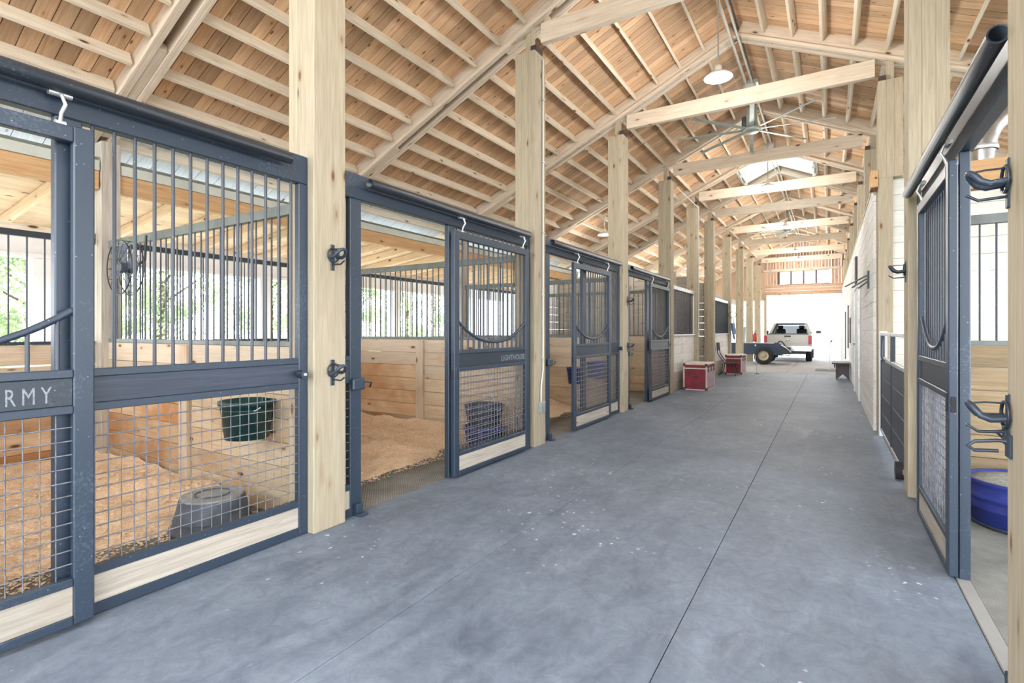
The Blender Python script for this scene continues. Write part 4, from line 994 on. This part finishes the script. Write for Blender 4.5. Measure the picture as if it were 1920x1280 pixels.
b = MB(); b.path([(X0+.2, T0+1.08, .38), (X1-.2, T0+1.08, .38)], .05, 8); b.build('axle', M['truck_dark'], tk)
# driveway apron under the truck nose, level with the floor
tag(MB().box(-8, 6, 31.6, 60, -.15, -.01).build('driveway', M['pale_concrete']), kind='structure')

# ------------------------------------------------------------------ ceiling fans, lamps, ridge conduit
def big_fan(c, R_, rot, label):
    o = thing('ceiling_fan', c, label, 'ceiling fan', 'large ceiling fans')
    for k in range(8):
        a = rot+k*math.pi/4; d = Vector((math.cos(a), math.sin(a), 0)); e = Vector((-math.sin(a), math.cos(a), 0)); c0 = Vector(c)
        b = MB(); t = Vector((0, 0, .007))
        Pp = [c0+d*.12-e*.036-t, c0+d*.12+e*.036+t, c0+d*R_+e*.036+t, c0+d*R_-e*.036-t]; Q = [p+Vector((0, 0, .010)) for p in Pp]
        b.add(Pp+Q, [(3, 2, 1, 0), (4, 5, 6, 7), (0, 1, 5, 4), (1, 2, 6, 5), (2, 3, 7, 6), (3, 0, 4, 7)]); b.build('blade', M['fan'], o)
        b = MB(); q = c0+d*(R_-.01); b.path([q-e*.045-t, q+e*.045+t*1.6], .010, 6); b.build('blade_tip', M['fan'], o)
    b = MB(); b.lathe([(.001, -.05), (.12, -.05), (.16, -.02), (.16, .03), (.10, .05), (.09, .12)], c, 24); b.build('hub', M['fan'], o)
    bx('motor_box', c[0]-.09, c[0]+.09, c[1]-.07, c[1]+.07, c[2]+.05, c[2]+.42, M['fan'], o, bev=.02)
    bx('gearbox', c[0]-.17, c[0]-.09, c[1]-.06, c[1]+.06, c[2]+.06, c[2]+.26, M['grey_plastic'], o, bev=.02)
    b = MB(); b.path([(c[0], c[1], c[2]+.4), (c[0], c[1], 6.12)], .025, 10); b.build('down_rod', M['fan'], o)
    b = MB()
    for s_ in (-1, 1): b.path([(c[0]+s_*.05, c[1], c[2]+.4), (c[0]+s_*.25, c[1]+.6*s_, 6.1)], .004, 4)
    b.build('guy_wires', M['galv'], o); bx('mount_plate', c[0]-.12, c[0]+.12, c[1]-.12, c[1]+.12, 6.08, 6.14, M['fan'], o)
    return o
big_fan((-1.25, 10.7, 5.25), 1.36, .12, 'large eight-blade ceiling fan under the ridge in the third bay')
big_fan((-1.30, 21.9, 5.15), 1.45, .3, 'distant eight-blade ceiling fan far down the aisle')
def lamp(c, r_, top, label, group, power=LAMP_W):
    o = thing('pendant_lamp', c, label, 'lamp', group)
    b = MB(); b.lathe([(r_, 0), (r_*.97, .012), (r_*.75, .05), (.06, .075), (.045, .10), (.045, .16), (.001, .17)], c, 32)
    sh_ = b.build('shade', M['white_metal'], o)
    b = MB(); b.lathe([(.001, .02), (r_*.55, .022), (r_*.6, .035), (r_*.5, .05), (.001, .055)], (c[0], c[1], c[2]-.005), 24); b.build('bulb', M['glow'], sh_)
    b = MB(); b.path([(c[0], c[1], c[2]+.15), (c[0], c[1], top)], .011, 8); b.build('rod', M['galv'], o)
    l = bpy.data.lights.new('lamp_light', 'POINT'); l.energy = power; l.shadow_soft_size = .15; l.color = (1, .97, .93)
    lo = bpy.data.objects.new('lamp_light', l); C.objects.link(lo); lo.location = (c[0], c[1], c[2]-.22)
    return o
for i, (y, z) in enumerate(((.9, 4.85), (7.4, 4.86), (14.0, 4.95), (19.9, 5.0), (25.8, 4.95), (29.2, 5.0))):  # nearest lamp is out of view, added to brighten the near bays
    lamp((RX, y, z), .18, 6.2, ('white pendant lamp hanging from the ridge, %s in view along the aisle' % ORD[i-1]) if i else 'unseen white pendant lamp added under the ridge above the viewer', 'pendant lamps under the ridge')
for i, (x, y, z) in enumerate(((-5.05, 12.9, 3.98), (-5.05, 19.0, 4.1), (-5.05, 22.5, 4.1), (-5.05, 26, 4.1))):
    lamp((x, y, z), .17, zp(x)-.0, 'white pendant lamp above the left side bays, %s from the front' % ORD[i], 'pendant lamps over the left side', 6.0)
rc = thing('ridge_conduit', (RX, 14, 6.1), 'pair of pale conduits running under the ridge', 'conduit')
for s_ in (-1, 1): b = MB(); b.path([(RX+s_*.05, -3, 6.06), (RX+s_*.05, 31, 6.06)], .016, 8); b.build('pipe', M['conduit'], rc)
for y in (10.4, 14): b = MB(); b.lathe([(.001, -.09), (.10, -.09), (.11, -.05), (.11, .0), (.001, .0)], (RX, y+.2, 6.06), 16); b.build('junction_box', M['conduit'], rc)

# ------------------------------------------------------------------ trees and far shed
def tree(x, y, hgt, rad, n, seed, label, low=.5):
    o = thing('leafy_tree', (x, y, -.14), label, 'tree', 'trees outside the left side')
    rnd = random.Random(seed); b = MB()
    b.path([(x, y, -.14), (x+.1, y, hgt*.3), (x-.1, y+.1, hgt*.8)], [.16, .12, .04], 8); 
    for k in range(6):
        a = rnd.random()*6.28; b.path([(x, y, hgt*(.25+.08*k)), (x+math.cos(a)*rad*.7, y+math.sin(a)*rad*.7, hgt*(.4+.09*k))], [.05, .015], 5)
    b.build('trunk', M['bark'], o)
    b = MB(); cl = []
    for k in range(46):
        a = rnd.random()*6.28; q = math.sqrt(rnd.random())*rad; z = low+(hgt-low)*rnd.random()
        cl.append((x+math.cos(a)*q*(1-.3*z/hgt), y+math.sin(a)*q*(1-.3*z/hgt), z, .35+.5*rnd.random()))
    for _ in range(n):
        c = cl[rnd.randrange(len(cl))]; v = Vector((rnd.gauss(0, 1), rnd.gauss(0, 1), rnd.gauss(0, .8))); v = v.normalized()*c[3]*(rnd.random()**.4)
        p = Vector(c[:3])+v; t = Vector((rnd.gauss(0, 1), rnd.gauss(0, 1), rnd.gauss(0, 1))).normalized(); u = t.orthogonal().normalized(); s_ = .045+.05*rnd.random()
        b.add([p-t*s_, p+u*s_*.5, p+t*s_, p-u*s_*.5], [(0, 1, 2, 3)])
    b.build('foliage', M['leaf'], o, kind='stuff')
TR = [(-17.5, 2.2, 6.5, 2.0, 9000), (-18.5, 5.4, 6, 2.0, 8000), (-19, 8.6, 7, 2.0, 8000), (-20, 13.2, 6.5, 2.0, 7000), (-19.5, 17.5, 6.5, 2.0, 7000), (-21, 22.5, 7, 2.4, 7000), (-24, 28.5, 8, 2.6, 7000)]
for i, t in enumerate(TR): tree(*t, seed=20+i, label=('green leafy tree outside beyond the left porch, %s in view from the left' % ORD[i-1]) if i else 'green leafy tree outside, left of the picture edge')
tree(-6.5, 52, 9, 3, 7000, 41, 'pale leafy tree outside beyond the far doorway', low=2.0)
sh = thing('garden_shed', (-6.6, 58, -.14), 'small pale shed outside left of the truck in the far doorway', 'shed')
bx('shed_wall', -9.5, -5.2, 57, 60, -.14, 2.3, M['white_paint'], sh); b = MB(); b.prism([(-9.9, 2.3), (-7.35, 3.2), (-4.8, 2.3)], 'y', 56.7, 60.3); b.build('shed_roof', M['roofsheet'], sh); bx('shed_door', -7.8, -6.9, 56.96, 57.0, -.14, 1.9, M['truck_dark'], sh)
